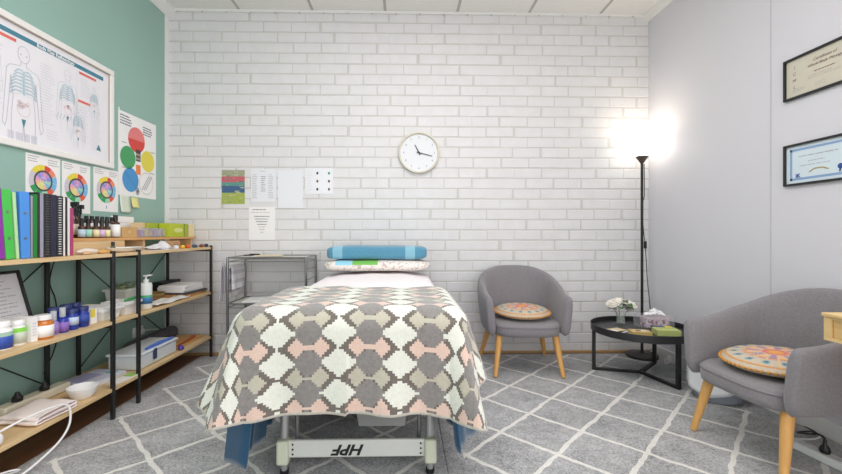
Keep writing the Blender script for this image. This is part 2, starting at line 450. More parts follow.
def blanket_mat():
    m, nt, b = newmat('fleece_blanket')
    t, u, v, _ = sep(nt, 'UV')
    u0, v0 = u, v; qs = .0085; W, Hh = .214, .104
    u = (u / qs).floor() * qs + qs / 2; v = (v / qs).floor() * qs + qs / 2
    def cell(x, p): return ((x / p + .5).fract() - .5) * p
    wx = cell(u + .035, W); wy = cell(v, Hh)
    white = (wx.abs() / .064 + wy.abs() / .052).lt(1)
    px = (cell(u + .035 + W / 2, W)).abs() - .2 * W; py = cell(v + Hh / 2, Hh)
    small = (px.abs() / .0345 + py.abs() / .035).lt(1)
    bar = (px.lt(0)) * (py.abs().lt(.006))
    alt = ((v / Hh).floor().mod(2)).gt(.5)
    t2 = nt.nodes.new('ShaderNodeTexCoord')
    f = noise(nt, t2, 70, 5, rough=.75)
    brown = mixc(nt, lin((72, 66, 60)), lin((126, 118, 110)), f)
    hexm = ((wx.abs() - W / 2).abs() / .075 + wy.abs() / .05).lt(1)
    hexc = mixc(nt, lin((100, 96, 94)), lin((148, 144, 141)), f)
    pink = mixc(nt, lin((194, 168, 154)), lin((220, 194, 180)), f)
    beige = mixc(nt, lin((160, 156, 140)), lin((190, 186, 170)), f)
    wh = mixc(nt, lin((194, 197, 186)), lin((226, 228, 218)), f)
    col = mixc(nt, brown, hexc, hexm)
    sm = mixc(nt, beige, pink, alt)
    col = mixc(nt, col, sm, small.max(bar)); col = mixc(nt, col, wh, white)
    hem = v0.gt(2.040).max(u0.gt(.655)).max(u0.lt(-.725))
    col = mixc(nt, col, mixc(nt, lin((150, 146, 134)), lin((216, 212, 200)), f), hem)
    nt.links.new(col, b.inputs['Base Color'])
    b.inputs['Roughness'].default_value = .95; b.inputs['Sheen Weight'].default_value = .4
    bump(nt, b, f, .5, .006)
    return m

# massage table frame
t = thing('massage_table', 'folding aluminium massage table with a lettered crossbar, under the blankets', 'massage table', (TC, 0, 0))
mb = MB(); mb.box((-.36, TF + .03, .585), (.36, 3.3, .65)); mb.build('table_top', pm('dark_upholstery', (52, 60, 66), .5), t, bevel=.03, seg=4)
mb = MB(); mb.box((-.345, TF + .06, .545), (.345, 3.27, .585)); mb.build('under_frame', wood('birch_rail', (178, 168, 150), (150, 140, 124), 'y'), t, bevel=.004)
for y in (1.68, 3.1):
    for sx in (-1, 1):
        mb = MB(); x = sx * .302
        mb.cyl((x, y, .06), (x, y + (.02 if y < 2 else -.02), .56), .0175, seg=16)
        mb.cyl((x, y, .012), (x, y, .12), .0135, seg=14)
        leg = mb.build('leg', alu, t)
        mb = MB(); mb.cyl((x, y, .066), (x, y, .1), .0205, seg=16); mb.build('collar', black_pl, leg)
        mb = MB(); mb.cyl((x, y, .012), (x, y, .03), .018, seg=14); mb.build('foot', black_pl, leg)
        mb = MB(); mb.cyl((x - sx * .045, y + .03, .12), (x - sx * .04, y + .05, .56), .009, seg=10); mb.build('brace', pm('grey_steel', (120, 120, 122), .4, metal=.5), leg)
    mb = MB(); mb.box((-.325, y - .022, .088), (.325, y - .002, .160))
    bar = mb.build('crossbar', pm('pale_painted_alloy', (205, 206, 200), .4), t, bevel=.006)
    if y < 2:
        for sx in (-1, 1):
            mb = MB(); mb.cbox((sx * .302, y - .012, .113), (.05, .05, .1)); mb.build('bracket', pm('ivory_plastic', (202, 206, 184), .45), bar, bevel=.01, seg=3)
            mb = MB()
            for k in range(3): mb.cyl((sx * .262, y - .022, .104 + k * .02), (sx * .262, y - .0245, .104 + k * .02), .004, seg=10)
            mb.build('rivet', black_pl, bar)
        mb = MB(); pg = Page(mb, (.118, y - .0225, .122), (1, 0, 0), (0, 0, 1))
        pg.text('HPF', -.148, 0, .06, 0, 1, shear=.35, bold=.002, flip=True, wx=1.18)
        mb.build('lettering', black_pl, bar, recalc=False)
for sx in (-1, 1):
    mb = MB(); mb.cyl((sx * .27, 1.78, .56), (sx * .27, 2.35, .2), .01, seg=10); mb.build('strut', pm('dark_steel', (70, 66, 62), .4), t)

# blue fleece hanging down both sides
mb = MB(); fb = draper(.362, 1.53, .672, 84, 82, .04, .045, .22, 1.2)
mb.grid(lambda a, c: fb(-.94 + 1.83 * a, c * 1.67), 80, 60)
tag(mb.build('fleece_underblanket', pm('blue_fleece', (20, 72, 104), .95, .2, 40, .4, 200, sheen=.5), solid=.008), 'teal blue fleece hanging down both sides beneath the patterned blanket', 'blanket')
# pale sheet
mb = MB(); fs = draper(.342, 1.0, .700, 70, 80, .05, .008, .35, .4, puff=.02)
mb.grid(lambda a, c: fs(-.40 + .79 * a, .12 + c * 1.35 + .02 * math.sin(a * 17)), 60, 50)
sheet_m = pm('pale_lilac_sheet', (236, 230, 232), .9, .03, 30, .3, 60)
tag(mb.build('bed_sheet', sheet_m, solid=.006), 'pale pink white sheet spread over the middle of the massage table', 'sheet')
# patterned blanket
mb = MB(); fn = draper(.352, TF, .742, 74, 86, .085, .016, .34, .5, 71, rnd=.4)
Wl, Wr, B0, B1 = .352 + .38, .352 + .31, 1.19, 1.7 + .42
mb.grid(lambda a, c: fn(-Wl + (Wl + Wr) * a, B0 + .012 * math.sin(a * 9) + (B1 - B0) * c), 150, 110,
        uvfn=lambda a, c: (-Wl + (Wl + Wr) * a, B0 + (B1 - B0) * c - .071))
tag(mb.build('fleece_blanket', blanket_mat(), solid=.012), 'brown fleece blanket with stepped white and pink diamonds over the foot of the massage table', 'blanket')

# pillow and folded towel at the head end
def cushion_mb(cx, cy, cz, lx, ly, lz, ex=.28, ez=.75, mb=None, m=0, wob=.0, nu=40, nv=20):
    mb = mb or MB()
    def f(a, c):
        th, ph = 2 * PI * a, -PI / 2 + PI * c
        sp = lambda v, e: math.copysign(abs(v) ** e, v)
        x = sp(math.cos(ph), min(ex, ez)) * sp(math.cos(th), ex); y = sp(math.cos(ph), min(ex, ez)) * sp(math.sin(th), ex); z = sp(math.sin(ph), ez)
        thin = 1 - (.35 if ez > .5 else .1) * max(abs(x), abs(y)) ** 5
        return (cx + lx / 2 * x, cy + ly / 2 * y, cz + lz / 2 * z * thin + wob * math.sin(x * 7 + y * 4) * math.cos(y * 5))
    mb.grid(f, nu, nv, m, closeu=True)
    return mb
def floral_mat():
    m, nt, b = newmat('floral_pillowcase')
    t, x, y, z = sep(nt, 'Object')
    n = noise(nt, t, 9, 2); n2 = noise(nt, t, 60, 3)
    col = mixc(nt, lin((232, 226, 220)), lin((196, 178, 172)), n2.gt(.56))
    col = mixc(nt, col, lin((118, 186, 88)), x.between(-.36, -.18) * z.gt(.787)); col = mixc(nt, col, lin((150, 206, 226)), x.between(-.48, -.36) * z.gt(.785))
    nt.links.new(col, b.inputs['Base Color']); b.inputs['Roughness'].default_value = .9
    return m
tag(cushion_mb(TC, 3.04, .776, .765, .40, .08, ez=.55, wob=.002).build('pillow', floral_mat(), weld=True), 'flat pale floral pillow with green patch at head of massage table', 'pillow')
def towel_mat():
    m, nt, b = newmat('blue_towel')
    t, x, y, z = sep(nt, 'Object')
    n = noise(nt, t, 120, 4)
    col = mixc(nt, lin((62, 122, 152)), lin((98, 158, 184)), n)
    st = (x + .47).abs().lt(.035) .max((x - .05).abs().lt(.035))
    col = mixc(nt, col, lin((132, 182, 202)), st)
    nt.links.new(col, b.inputs['Base Color']); b.inputs['Roughness'].default_value = .95; b.inputs['Sheen Weight'].default_value = .4
    bump(nt, b, n, .6, .006)
    return m
tag(cushion_mb(TC + .0, 3.06, .868, .73, .34, .10, ex=.2, ez=.4, wob=.003).build('folded_towel', towel_mat(), weld=True), 'thick blue towel folded across the pillow of massage table', 'towel')
# tub below the table
t = thing('storage_tub', 'white plastic storage tub on the rug beneath the massage table', 'tub', (-.11, 2.25, .0125))
def tub_mb(w0, d0, w1, d1, h, th=.006):
    mb = MB(); k = []
    for (ww, dd, z) in ((w0, d0, 0), (w1, d1, h), (w1 + .02, d1 + .02, h), (w1 + .02, d1 + .02, h - .015), (w1, d1, h - .016)):
        k.append(mb.add([(-ww / 2, -dd / 2, z), (ww / 2, -dd / 2, z), (ww / 2, dd / 2, z), (-ww / 2, dd / 2, z)]))
    for (ww, dd, z) in ((w1 - th, d1 - th, h), (w0 - th, d0 - th, th)):
        k.append(mb.add([(-ww / 2, -dd / 2, z), (ww / 2, -dd / 2, z), (ww / 2, dd / 2, z), (-ww / 2, dd / 2, z)]))
    def q(a, b):
        for i in range(4): mb.face((k[a] + i, k[a] + (i + 1) % 4, k[b] + (i + 1) % 4, k[b] + i))
    mb.face([k[0] + i for i in (3, 2, 1, 0)]); q(0, 4); q(4, 3); q(3, 2); q(2, 5); q(5, 6); mb.face([k[6] + i for i in range(4)])
    return mb
tub_mb(.24, .34, .28, .38, .16).build('body', pm('white_tub', (214, 214, 212), .4), t, bevel=.006)
mb = MB(); mb.cbox((0, 0, .168), (.3, .4, .016)); mb.build('lid', pm('grey_lid', (150, 150, 152), .5), t, bevel=.006)

# ------------------------------------------------------------------ armchairs
def mandala_mat(turn):
    m, nt, b = newmat('mandala_cover')
    t, x, y, z = sep(nt, 'Object')
    r = (x * x + y * y).sqrt() / .2; th = y.atan2(x) + turn
    n = noise(nt, t, 90, 3)
    col = mixc(nt, lin((206, 194, 176)), lin((182, 168, 152)), n)
    def pet(k, ph=0.): return ((th * k + ph).sin())
    col = mixc(nt, col, lin((226, 160, 80)), r.lt(.14))
    col = mixc(nt, col, lin((214, 120, 110)), r.between(.14, .24))
    col = mixc(nt, col, lin((162, 138, 164)), r.between(.26, .5) * (pet(8).gt(.0)))
    col = mixc(nt, col, lin((224, 176, 140)), r.between(.26, .5) * (pet(8).lt(-.2)))
    col = mixc(nt, col, lin((206, 140, 84)), r.between(.5, .55))
    col = mixc(nt, col, lin((198, 150, 150)), r.between(.56, .6))
    col = mixc(nt, col, lin((214, 182, 140)), r.between(.24, .9) * (pet(18, .7).gt(.86)))
    d = ((r - .74) / .1); e = pet(15) * 0.5 + .5
    col = mixc(nt, col, lin((138, 168, 172)), (d * d + (e - 1) * (e - 1) * 5).lt(1))
    col = mixc(nt, col, lin((92, 112, 128)), ((d * d) * 5 + (e - 1) * (e - 1) * 26).lt(1))
    col = mixc(nt, col, lin((206, 150, 74)), r.gt(.985))
    col = mixc(nt, col, lin((204, 150, 96)), r.between(.88, .93))
    col = mixc(nt, col, lin((236, 210, 150)), (n.gt(.62)) * .5)
    nt.links.new(col, b.inputs['Base Color']); b.inputs['Roughness'].default_value = .9
    bump(nt, b, n, .4, .004)
    return m
def make_chair(label):
    t = thing('tub_armchair', label, 'armchair', (0, 0, 0), 0, 'grey tub armchairs')
    # shell: plan curve from one arm end round the back to the other; local +Y is the back, -Y the front
    NT = 52
    def plan(u, a, bb):
        q = abs(u) / .64
        if q <= 1:
            ph = q * PI / 2; x, y = a * math.sin(ph) ** .8, bb * max(0, math.cos(ph)) ** .8
        else:
            q = (abs(u) - .64) / .36; x, y = a * (1 - .035 * q * q), -.262 * q
        return (math.copysign(x, u), y)
    mb = MB(); rings = []
    for i in range(NT + 1):
        u = -1 + 2 * i / NT
        top = .575 + .178 * (0.5 + 0.5 * math.cos(PI * min(1, abs(u)) ** 1.05))
        bot = .292
        th = .068 if abs(u) < .97 else .058
        prof = []
        for (k, z) in ((1, bot), (1, bot + .1), (1, (bot + top) / 2), (1, top - .045), (.8, top - .012), (.5, top), (.2, top - .012), (0, top - .045), (0, (bot + top) / 2), (0, bot + .1), (0, bot)):
            lean = (z - .3) / .45
            a, bb = .292 + .044 * lean, .250 + .072 * lean
            o_ = plan(u, a, bb); n_ = plan(u, a - th, bb - th)
            x = n_[0] + (o_[0] - n_[0]) * k; y = n_[1] + (o_[1] - n_[1]) * k
            prof.append((x, y, z))
        rings.append(mb.add(prof))
    n = 11
    for i in range(NT):
        for k in range(n):
            l = (k + 1) % n; mb.face((rings[i] + k, rings[i] + l, rings[i + 1] + l, rings[i + 1] + k))
    for r_ in (rings[0], rings[-1]):   # soft rounded arm fronts
        c = Vector((0, 0, 0))
        for k in range(n): c += Vector(mb.v[r_ + k]) / n
        inner = mb.add([tuple(Vector(mb.v[r_ + k]).lerp(c, .25) + Vector((0, -.014, 0))) for k in range(n)])
        for k in range(n):
            l = (k + 1) % n; mb.face((r_ + k, r_ + l, inner + l, inner + k))
        mb.face([inner + k for k in range(n)])
    mb.build('backrest', grey_fab, t, sub=1, angle=80)
    # seat pad, round behind, bowed in front
    mb = MB(); pts = []
    for i in range(48):
        an = 2 * PI * i / 48; x, y = math.cos(an), math.sin(an)
        px, py = .250 * math.copysign(abs(x) ** .5, x), (.225 if y > 0 else .300) * math.copysign(abs(y) ** .6, y)
        pts.append((px, py))
    def ringat(s, z): return mb.add([(p * s, q * s, z) for p, q in pts])
    lv = [(.93, .292), (.985, .299), (1, .32), (1.0, .352), (.985, .367), (.95, .376), (.7, .385), (.35, .388)]
    rs = [ringat(*l) for l in lv]
    for a, b in zip(rs, rs[1:]):
        for k in range(48): mb.face((a + k, a + (k + 1) % 48, b + (k + 1) % 48, b + k))
    mb.face([rs[-1] + k for k in range(48)]); mb.face([rs[0] + k for k in reversed(range(48))])
    st = mb.build('seat', grey_fab, t, angle=60)
    mb = MB(); mb.tube([(p * 1.004, q * 1.002, .360) for p, q in pts], .0024, 6, closed=True); mb.build('piping', grey_fab, st)
    for sx in (-1, 1):
        for (y0, y1, x1) in ((-.2, -.265, .233), (.16, .265, .26)):
            mb = MB(); mb.tube([(sx * .19, y0, .325), (sx * x1, y1, .0165)], [.026, .0145], 20); mb.build('leg', oak_leg, t)
    return t
c1 = make_chair('grey tub armchair against brick wall between massage table and round table')
CH1 = ((.885, 3.03, 0), R(-3)); CH2 = ((1.742, 1.785, 0), R(-88))
c1.location = CH1[0]; c1.rotation_euler = (0, 0, CH1[1])
c2 = dup(c1, CH2[0], CH2[1], 'grey tub armchair beside the right wall, in front of the certificates')

def round_cushion(label, loc, rot, turn):
    e = bpy.data.objects.new('round_cushion', None); C.objects.link(e); e.location = loc; e.rotation_euler = rot
    tag(e, label, 'cushion', 'round mandala cushions')
    mb = MB(); rr = .198
    mb.lathe([(0, -.030), (.1, -.03), (.165, -.025), (.19, -.013), (rr, 0), (.19, .014), (.165, .027), (.1, .036), (.04, .039), (0, .038)], seg=48)
    mb.build('cover', mandala_mat(turn), e)
    mb = MB()
    for k in range(56):
        a = 2 * PI * k / 56 ; q = .0072
        mb.lathe([(0, -q), (q * .7, -q * .7), (q, 0), (q * .7, q * .7), (0, q)], (rr * 1.02 * math.cos(a), rr * 1.02 * math.sin(a), 0), 8)
    mb.build('pompom_trim', pm('orange_pompom', (206, 146, 66), .9), e)
    return e
def on_chair(ch, p):
    l, rz = ch; return Matrix.Translation(l) @ Matrix.Rotation(rz, 4, 'Z') @ Vector(p)
round_cushion('round mandala cushion with orange fringe on the chair against brick wall', on_chair(CH1, (.0, -.05, .4325)), Euler((R(3), 0, CH1[1])), .3)
round_cushion('round mandala cushion with orange fringe on the chair by the right wall', on_chair(CH2, (.0, -.06, .4325)), Euler((R(3), 0, CH2[1])), 1.1)

# ------------------------------------------------------------------ round tray table and what stands on it
RTX, RTY, RTZ = 1.694, 2.841, .311
t = thing('tray_table', 'black round metal tray table between the two armchairs', 'table', (RTX, RTY, .012))
mb = MB(); z = RTZ - .012
mb.lathe([(0, z - .008), (.320, z - .008), (.327, z - .004), (.328, z + .042), (.3265, z + .044), (.324, z + .042), (.323, z + .010), (.320, z + .009), (0, z + .009)], seg=72)
mb.build('tray', pm('charcoal_tray', (46, 46, 48), .34, .08, 20), t)
def at(p): return (p[0] - RTX, p[1] - RTY)
feet = [at((1.392, 2.927)), at((1.761, 2.535)), at((1.934, 3.055))]
for fx, fy in feet:
    a = math.atan2(fy, fx); T = Matrix.Rotation(a, 4, 'Z')
    mb = MB(); mb.box((.297, -.0125, 0), (.320, .0125, z - .007), T=T); mb.build('leg', black_metal, t, bevel=.002)
    mb = MB(); mb.box((-.008, -.0125, 0), (.305, .0125, .018), T=T); mb.build('base_rail', black_metal, t, bevel=.002)
TT = RTZ + .010
# vase of roses
t = thing('flower_vase', 'small clear glass vase of cream roses on the black tray table', 'vase', (1.66, 3.04, TT))
mb = MB(); mb.lathe([(0, .001), (.03, .001), (.033, .006), (.031, .05), (.036, .085), (.0335, .085), (.0285, .05), (.029, .012), (0, .011)], seg=28); mb.build('glass', glass, t)
mb = MB(); mb.lathe([(0, .0125), (.0283, .0125), (.0278, .048), (0, .048)], seg=24); mb.build('water', pm('vase_water', (205, 222, 205), .05, alpha=.14), t)
rose_m = pm('cream_petals', (252, 246, 238), .7, .06, 40); leaf_m = pm('rose_leaf', (64, 104, 42), .5, .25, 30)
heads = [(-.062, -.005, .15, .047), (-.008, .02, .168, .04), (.062, -.01, .143, .05), (.0, -.045, .137, .026)]
for hx, hy, hz, hr in heads[:3]:
    mb = MB(); T0 = Matrix.Translation((hx, hy, hz)) @ Matrix.Rotation(hx * 6, 4, 'Y') @ Matrix.Rotation(-hy * 6 + .25, 4, 'X')
    for ring, (nr, rad, op) in enumerate(((3, .42, .15), (5, .7, .45), (7, 1.0, .85))):
        for k in range(nr):
            an = 2 * PI * (k + ring * .4) / nr
            def pf(a, c, an=an, rad=rad, op=op):
                w_ = (a - .5) * 2.4 / max(1, ring * .7 + .6); rr_ = hr * rad * (.35 + .65 * math.sin(c * PI * .62)) * (1 + .12 * (c > .8)); zz = hr * (-.75 + 1.5 * c * (1 - .35 * op))
                return T0 @ Vector((rr_ * math.cos(an + w_), rr_ * math.sin(an + w_), zz - hr * .15 * abs(w_) * c))
            mb.grid(pf, 6, 6)
    rs = mb.build('rose', rose_m, t, solid=.0008, angle=180)
    mb = MB(); mb.tube([(hx * .25, hy * .25, .016), (hx * .5, hy * .5, .08), (hx, hy, hz - hr * .6)], .0025, 6); mb.build('stem', leaf_m, rs)
for k, (lx, ly, lz, an, ln) in enumerate(((.01, -.055, .135, -1.2, .085), (-.025, -.055, .118, -2.2, .075), (.02, -.06, .112, -.9, .07), (-.05, 0, .10, 3.0, .06), (.02, -.02, .16, -1.5, .05), (.07, .02, .1, .3, .05))):
    mb = MB()
    def lf(a, c, an=an, ln=ln, lx=lx, ly=ly, lz=lz):
        w_ = ln * .42 * math.sin(PI * min(1, c * .98 + .01)) * (a - .5) * 2; d = ln * (c - .35)
        return (lx + d * math.cos(an) - w_ * math.sin(an), ly + d * math.sin(an) + w_ * math.cos(an), lz + .02 * math.sin(c * 2.6) + abs(w_) * .3)
    mb.grid(lf, 4, 8); mb.build('leaf', leaf_m, t, solid=.0006)
# tissue box
t = thing('tissue_box', 'clear acrylic tissue box with a white tissue on the tray table', 'tissue box', (1.845, 2.93, TT), R(-7))
mb = MB(); mb.box((-.118, -.06, 0), (.118, .06, .088))
mb.build('cover', pm('acrylic', (232, 228, 234), .1, .02, alpha=.2), t, bevel=.003)
def box_print():
    m, nt, b = newmat('berry_print'); tt, x, y, z = sep(nt, 'Object'); n = noise(nt, tt, 38, 2); n2 = noise(nt, tt, 22, 2)
    col = mixc(nt, lin((206, 188, 196)), lin((132, 52, 80)), ((n - .46) * 9).max(0).min(1) * z.lt(.06)); col = mixc(nt, col, lin((222, 212, 220)), n2.gt(.58))
    nt.links.new(col, b.inputs['Base Color']); return m
mb = MB(); mb.box((-.075, -.052, .004), (.085, .052, .074)); mb.build('carton', box_print(), t, bevel=.002)
mb = MB()
def tis(a, c):
    x = -.06 + .13 * a; f = math.sin(a * PI)
    return (x + .012 * math.sin(c * 9), -.02 + .04 * c + .012 * math.sin(a * 12), (.09) + f * (.022 + .018 * math.sin(a * 5 + c * 4) ** 2) * (1 - (2 * c - 1) ** 2) + .012 * f * math.sin(a * 14) ** 2)
mb.grid(tis, 20, 12); mb.build('tissue', pm('tissue', (248, 248, 250), .9), t, solid=.001, angle=180)
# card decks and leaflets
def slab(name, label, cat, loc, size, rz, mats, group=None, deco=None, bevel=.002):
    mb = MB(); mb.box((-size[0] / 2, -size[1] / 2, 0), (size[0] / 2, size[1] / 2, size[2]))
    if deco: deco(Page(mb, (0, 0, size[2]), (1, 0, 0), (0, 1, 0)))
    o = mb.build(name, mats, loc=loc, rot=(0, 0, rz)); return tag(o, label, cat, group)
gold = pm('gold_card', (206, 178, 112), .5, .12, 60); lime_card = pm('lime_card', (196, 206, 132), .5); brown_ink = pm('brown_ink', (122, 78, 52), .6)
def d1(p): p.rect(-.045, -.03, .045, .03, 1); p.disc(-.012, 0, .018, 2, 2); p.disc(.02, .004, .014, 3, 2)
slab('card_deck', 'gold oracle card box lying left of the lime card box on tray table', 'card box', (1.6, 2.69, TT), (.125, .09, .03), R(-14), [gold, pm('card_tan', (216, 196, 150), .5), brown_ink, paper], deco=d1)
def d2(p): p.rect(-.055, .01, .055, .03, 1); p.rect(-.04, -.03, .03, -.018, 2)
slab('card_deck', 'lime green card box on the tray table nearest the right armchair', 'card box', (1.79, 2.705, TT), (.145, .10, .038), R(-12), [lime_card, pm('lime_dark', (176, 188, 96), .5), yellow_ink], deco=d2)
slab('notepad', 'small blue and yellow booklet lying in front of the tissue box', 'booklet', (1.83, 2.80, TT), (.13, .07, .03), R(-10), [pm('navy_cover', (56, 72, 120), .5), yellow_ink], deco=lambda p: p.rect(.01, -.03, .06, .03, 1))
slab('leaflet', 'cream and tan leaflet lying at left edge of the tray table', 'leaflet', (1.50, 2.83, TT + .002), (.15, .085, .002), R(22), [pm('cream_leaflet', (218, 196, 158), .6), paper], deco=lambda p: p.rect(-.07, -.038, 0, .01, 1))
slab('leaflet', 'white leaflet with a dark photo lying before the vase on tray table', 'leaflet', (1.565, 2.755, TT), (.12, .07, .0018), R(35), [paper, ink], deco=lambda p: p.rect(-.05, -.02, .01, .02, 1))

# ------------------------------------------------------------------ floor lamp in the corner
LX, LY = 1.935, 3.225
t = thing('floor_lamp', 'black torchiere floor lamp with glowing white bowl in the corner', 'lamp', (LX, LY, .012))
mb = MB(); mb.lathe([(0, 0), (.118, 0), (.12, .006), (.118, .02), (.11, .026), (.02, .03), (.012, .045), (0, .045)], seg=40); mb.build('base', pm('lamp_base', (52, 48, 46), .4), t)
mb = MB(); mb.cyl((0, 0, .04), (0, 0, 1.58), .0105, seg=14); mb.build('pole', black_pl, t)
mb = MB(); mb.lathe([(0, 1.565), (.012, 1.565), (.046, 1.617), (.047, 1.622), (.0, 1.622)], seg=24); mb.build('socket_cup', pm('brown_black_metal', (72, 58, 54), .4), t)
mb = MB(); mb.lathe([(.03, 1.623), (.062, 1.632), (.1, 1.66), (.135, 1.71), (.152, 1.755), (.149, 1.756), (.131, 1.712), (.097, 1.664), (.06, 1.637), (.03, 1.627)], seg=48)
mb.build('lamp_shade', pm('opal_glass', (255, 248, 236), .3, 0, emit=1.9), t)
mb = MB(); mb.lathe([(0, 1.632), (.015, 1.64), (.03, 1.665), (.024, 1.69), (0, 1.7)], seg=16); mb.build('bulb', pm('bulb_glow', (255, 238, 210), .4, 0, emit=2.2), t)
l = bpy.data.lights.new('floor_lamp_light', 'POINT'); l.energy = .42; l.color = (1, .93, .82); l.shadow_soft_size = .05
lo = bpy.data.objects.new('floor_lamp_light', l); C.objects.link(lo); lo.location = (LX, LY, 1.775)
mb = MB(); mb.tube([(.012, -.01, 1.56), (.014, -.012, 1.3), (-.012, -.014, 1.22), (.006, -.014, 1.0), (.02, -.012, .9), (.045, .0, .6), (.09, .02, .3), (.13, .05, .05), (.1, .1, .012), (.02, .125, .008)], .003, 6); k = mb.build('cord', black_pl, t)
mb = MB(); mb.cbox((.019, -.013, .905), (.02, .016, .06)); mb.build('cord_switch', black_pl, t, bevel=.004)
mb = MB(); pts = []
for k in range(60):
    a = k * .42; pts.append((1.985 + .035 * math.cos(a) + .0006 * k, 3.03 + .05 * math.sin(a * 1.13) - .0012 * k, .018 + .045 * abs(math.sin(a * .37)) + .0004 * k))
mb.tube(pts, .003, 6); tag(mb.build('extension_cord', white_pl), 'tangled white cord heaped on floor behind the tray table', 'cord')

# bin between chair and right wall
t = thing('waste_bin', 'grey waste bin with a white liner behind the right armchair', 'bin', (1.90, 2.40, .0125))
mb = MB(); mb.lathe([(0, 0), (.11, 0), (.118, .008), (.145, .27), (.148, .272), (.142, .272), (.114, .012), (0, .011)], seg=36); mb.build('body', pm('smoky_plastic', (150, 156, 166), .4, .04), t)
mb = MB()
mb.grid(lambda a, c: ((.151 + .006 * math.sin(a * 2 * PI * 9) * (1 - c) + .003 * c) * math.cos(2 * PI * a), (.151 + .006 * math.sin(a * 2 * PI * 9) * (1 - c)) * math.sin(2 * PI * a), .055 + .22 * c + .018 * math.sin(a * 2 * PI * 3) * (1 - c)), 72, 10, closeu=True)
mb.build('liner', pm('bin_liner', (240, 241, 244), .5, .03, 20, .3, 40), t, solid=.0012)

# power board and cables at lower right
t = thing('power_board', 'white power board with a black plug on floor by right wall', 'power board', (1.845, 1.69, .0125), R(90 + 8))
mb = MB(); mb.box((-.17, -.03, 0), (.17, .03, .036)); mb.build('body', white_pl, t, bevel=.008, seg=3)
for k in range(4):
    mb = MB(); mb.lathe([(0, .036), (.019, .036), (.019, .0375), (0, .0375)], (-.1 + k * .07, 0, 0), 20); mb.build('socket', pm('socket_face', (218, 218, 218), .4), t)
mb = MB(); mb.lathe([(0, .0375), (.017, .0375), (.02, .05), (.016, .062), (.008, .075), (.006, .095), (0, .097)], (.03, 0, 0), 18)
mb.build('plug', black_pl, t)
def worldtube(name, pts, r, m, parent):
    bpy.context.view_layer.update(); iv = parent.matrix_world.inverted()
    mb = MB(); mb.tube([iv @ Vector(p) for p in sm(pts)], r, 8); o = mb.build(name, m, parent); o['label'] = ('black' if m is black_pl else 'white') + ' cable'
worldtube('cord', [(1.842, 1.72, .106), (1.838, 1.728, .118), (1.835, 1.775, .115), (1.86, 1.86, .07), (1.95, 1.93, .03), (2.05, 1.955, .018), (2.068, 2.1, .018)], .0042, black_pl, t)
worldtube('cord', [(1.822, 1.856, .03), (1.86, 1.90, .022), (1.95, 1.895, .018), (2.03, 1.92, .018), (2.064, 2.0, .018), (2.058, 2.25, .018), (2.064, 2.6, .018), (2.06, 2.8, .018), (2.02, 2.95, .018)], .0042, white_pl, t)

# ------------------------------------------------------------------ desk corner at the right edge
light_oak = wood('light_oak', (226, 196, 142), (208, 174, 116), 'y'); 
t = thing('side_desk', 'light oak desk with a shallow drawer along the right wall', 'desk', (1.50, 0, 0))
D0, D1 = .35, 1.415
mb = MB(); mb.box((0, D0, .712), (.58, D1, .724)); mb.build('table_top', light_oak, t, bevel=.002)
mb = MB(); mb.box((.006, D1 - .03, .627), (.57, D1 - .004, .7119)); mb.box((.006, D0, .627), (.57, D0 + .02, .712)); mb.box((.006, D0 + .0205, .627), (.5395, D1 - .0305, .640)); mb.box((.54, D0 + .0205, .627), (.57, D1 - .0305, .712)); mb.box((.006, D0 + .0205, .704), (.03, D1 - .0305, .712))
mb.build('apron', light_oak, t)
dr = MB(); dr.box((.012, D0 + .022, .6405), (.03, D1 - .0315, .7035)); d = dr.build('drawer', wood('oak_drawer', (220, 188, 132), (198, 162, 106), 'y'), t, bevel=.001)
mb = MB(); mb.lathe([(0, 0), (.012, 0), (.016, .012), (.012, .02), (0, .022)], seg=16, T=Matrix.Translation((.012, .85, .672)) @ Matrix.Rotation(-PI / 2, 4, 'Y')); mb.build('knob', black_metal, d)
for x in (.04, .53):
    for y in (D0 + .05, 1.12):
        mb = MB(); mb.tube([(x, y, .627), (x, y, .0128)], [.022, .014], 14); mb.build('leg', light_oak, t)

# ------------------------------------------------------------------ things on the right wall: certificates
def certificate(label, y0, y1, z0, z1, mats, draw):
    t = thing('framed_certificate', label, 'certificate', (WALL_RIGHT, (y0 + y1) / 2, (z0 + z1) / 2), 0, 'framed certificates')
    W, Hh = y0 - y1, z1 - z0; fw = .011
    mb = MB()
    for a, b in (((-.018, -W / 2, -Hh / 2), (0, W / 2, -Hh / 2 + fw)), ((-.018, -W / 2, Hh / 2 - fw), (0, W / 2, Hh / 2)), ((-.018, -W / 2, -Hh / 2 + fw), (0, -W / 2 + fw, Hh / 2 - fw)), ((-.018, W / 2 - fw, -Hh / 2 + fw), (0, W / 2, Hh / 2 - fw))): mb.box(a, b)
    mb.build('frame', black_pl, t)
    mb = MB(); mb.box((-.008, -W / 2 + fw, -Hh / 2 + fw), (-.001, W / 2 - fw, Hh / 2 - fw))
    draw(Page(mb, (-.008, 0, 0), (0, -1, 0), (0, 0, 1)), W / 2 - fw, Hh / 2 - fw)
    mb.build('print', mats, t, recalc=False)
def dc1(p, w_, h):
    p.text('Certificate of', .03, h * .60, .021, 1, shear=.3); p.text('Whole Body Massage', .03, h * .34, .0195, 1, shear=.3)
    for i, ch in enumerate('ICML'): p.text(ch, -w_ * .74, h * (.55 - .34 * i), .024, 2, shear=.2)
    p.lines(-.02, -h * .1, .09, h * .08, 1, .004, 1); p.lines(-.05, -h * .35, .11, -h * .12, 2, .0025, 3)
    p.lines(-w_ * .8, -h * .78, -w_ * .35, -h * .55, 3, .002, 3); p.lines(-.02, -h * .8, .05, -h * .55, 2, .002, 3)
    p.line([(w_ * .93, -h), (w_ * .93, h)], .0015, 3)
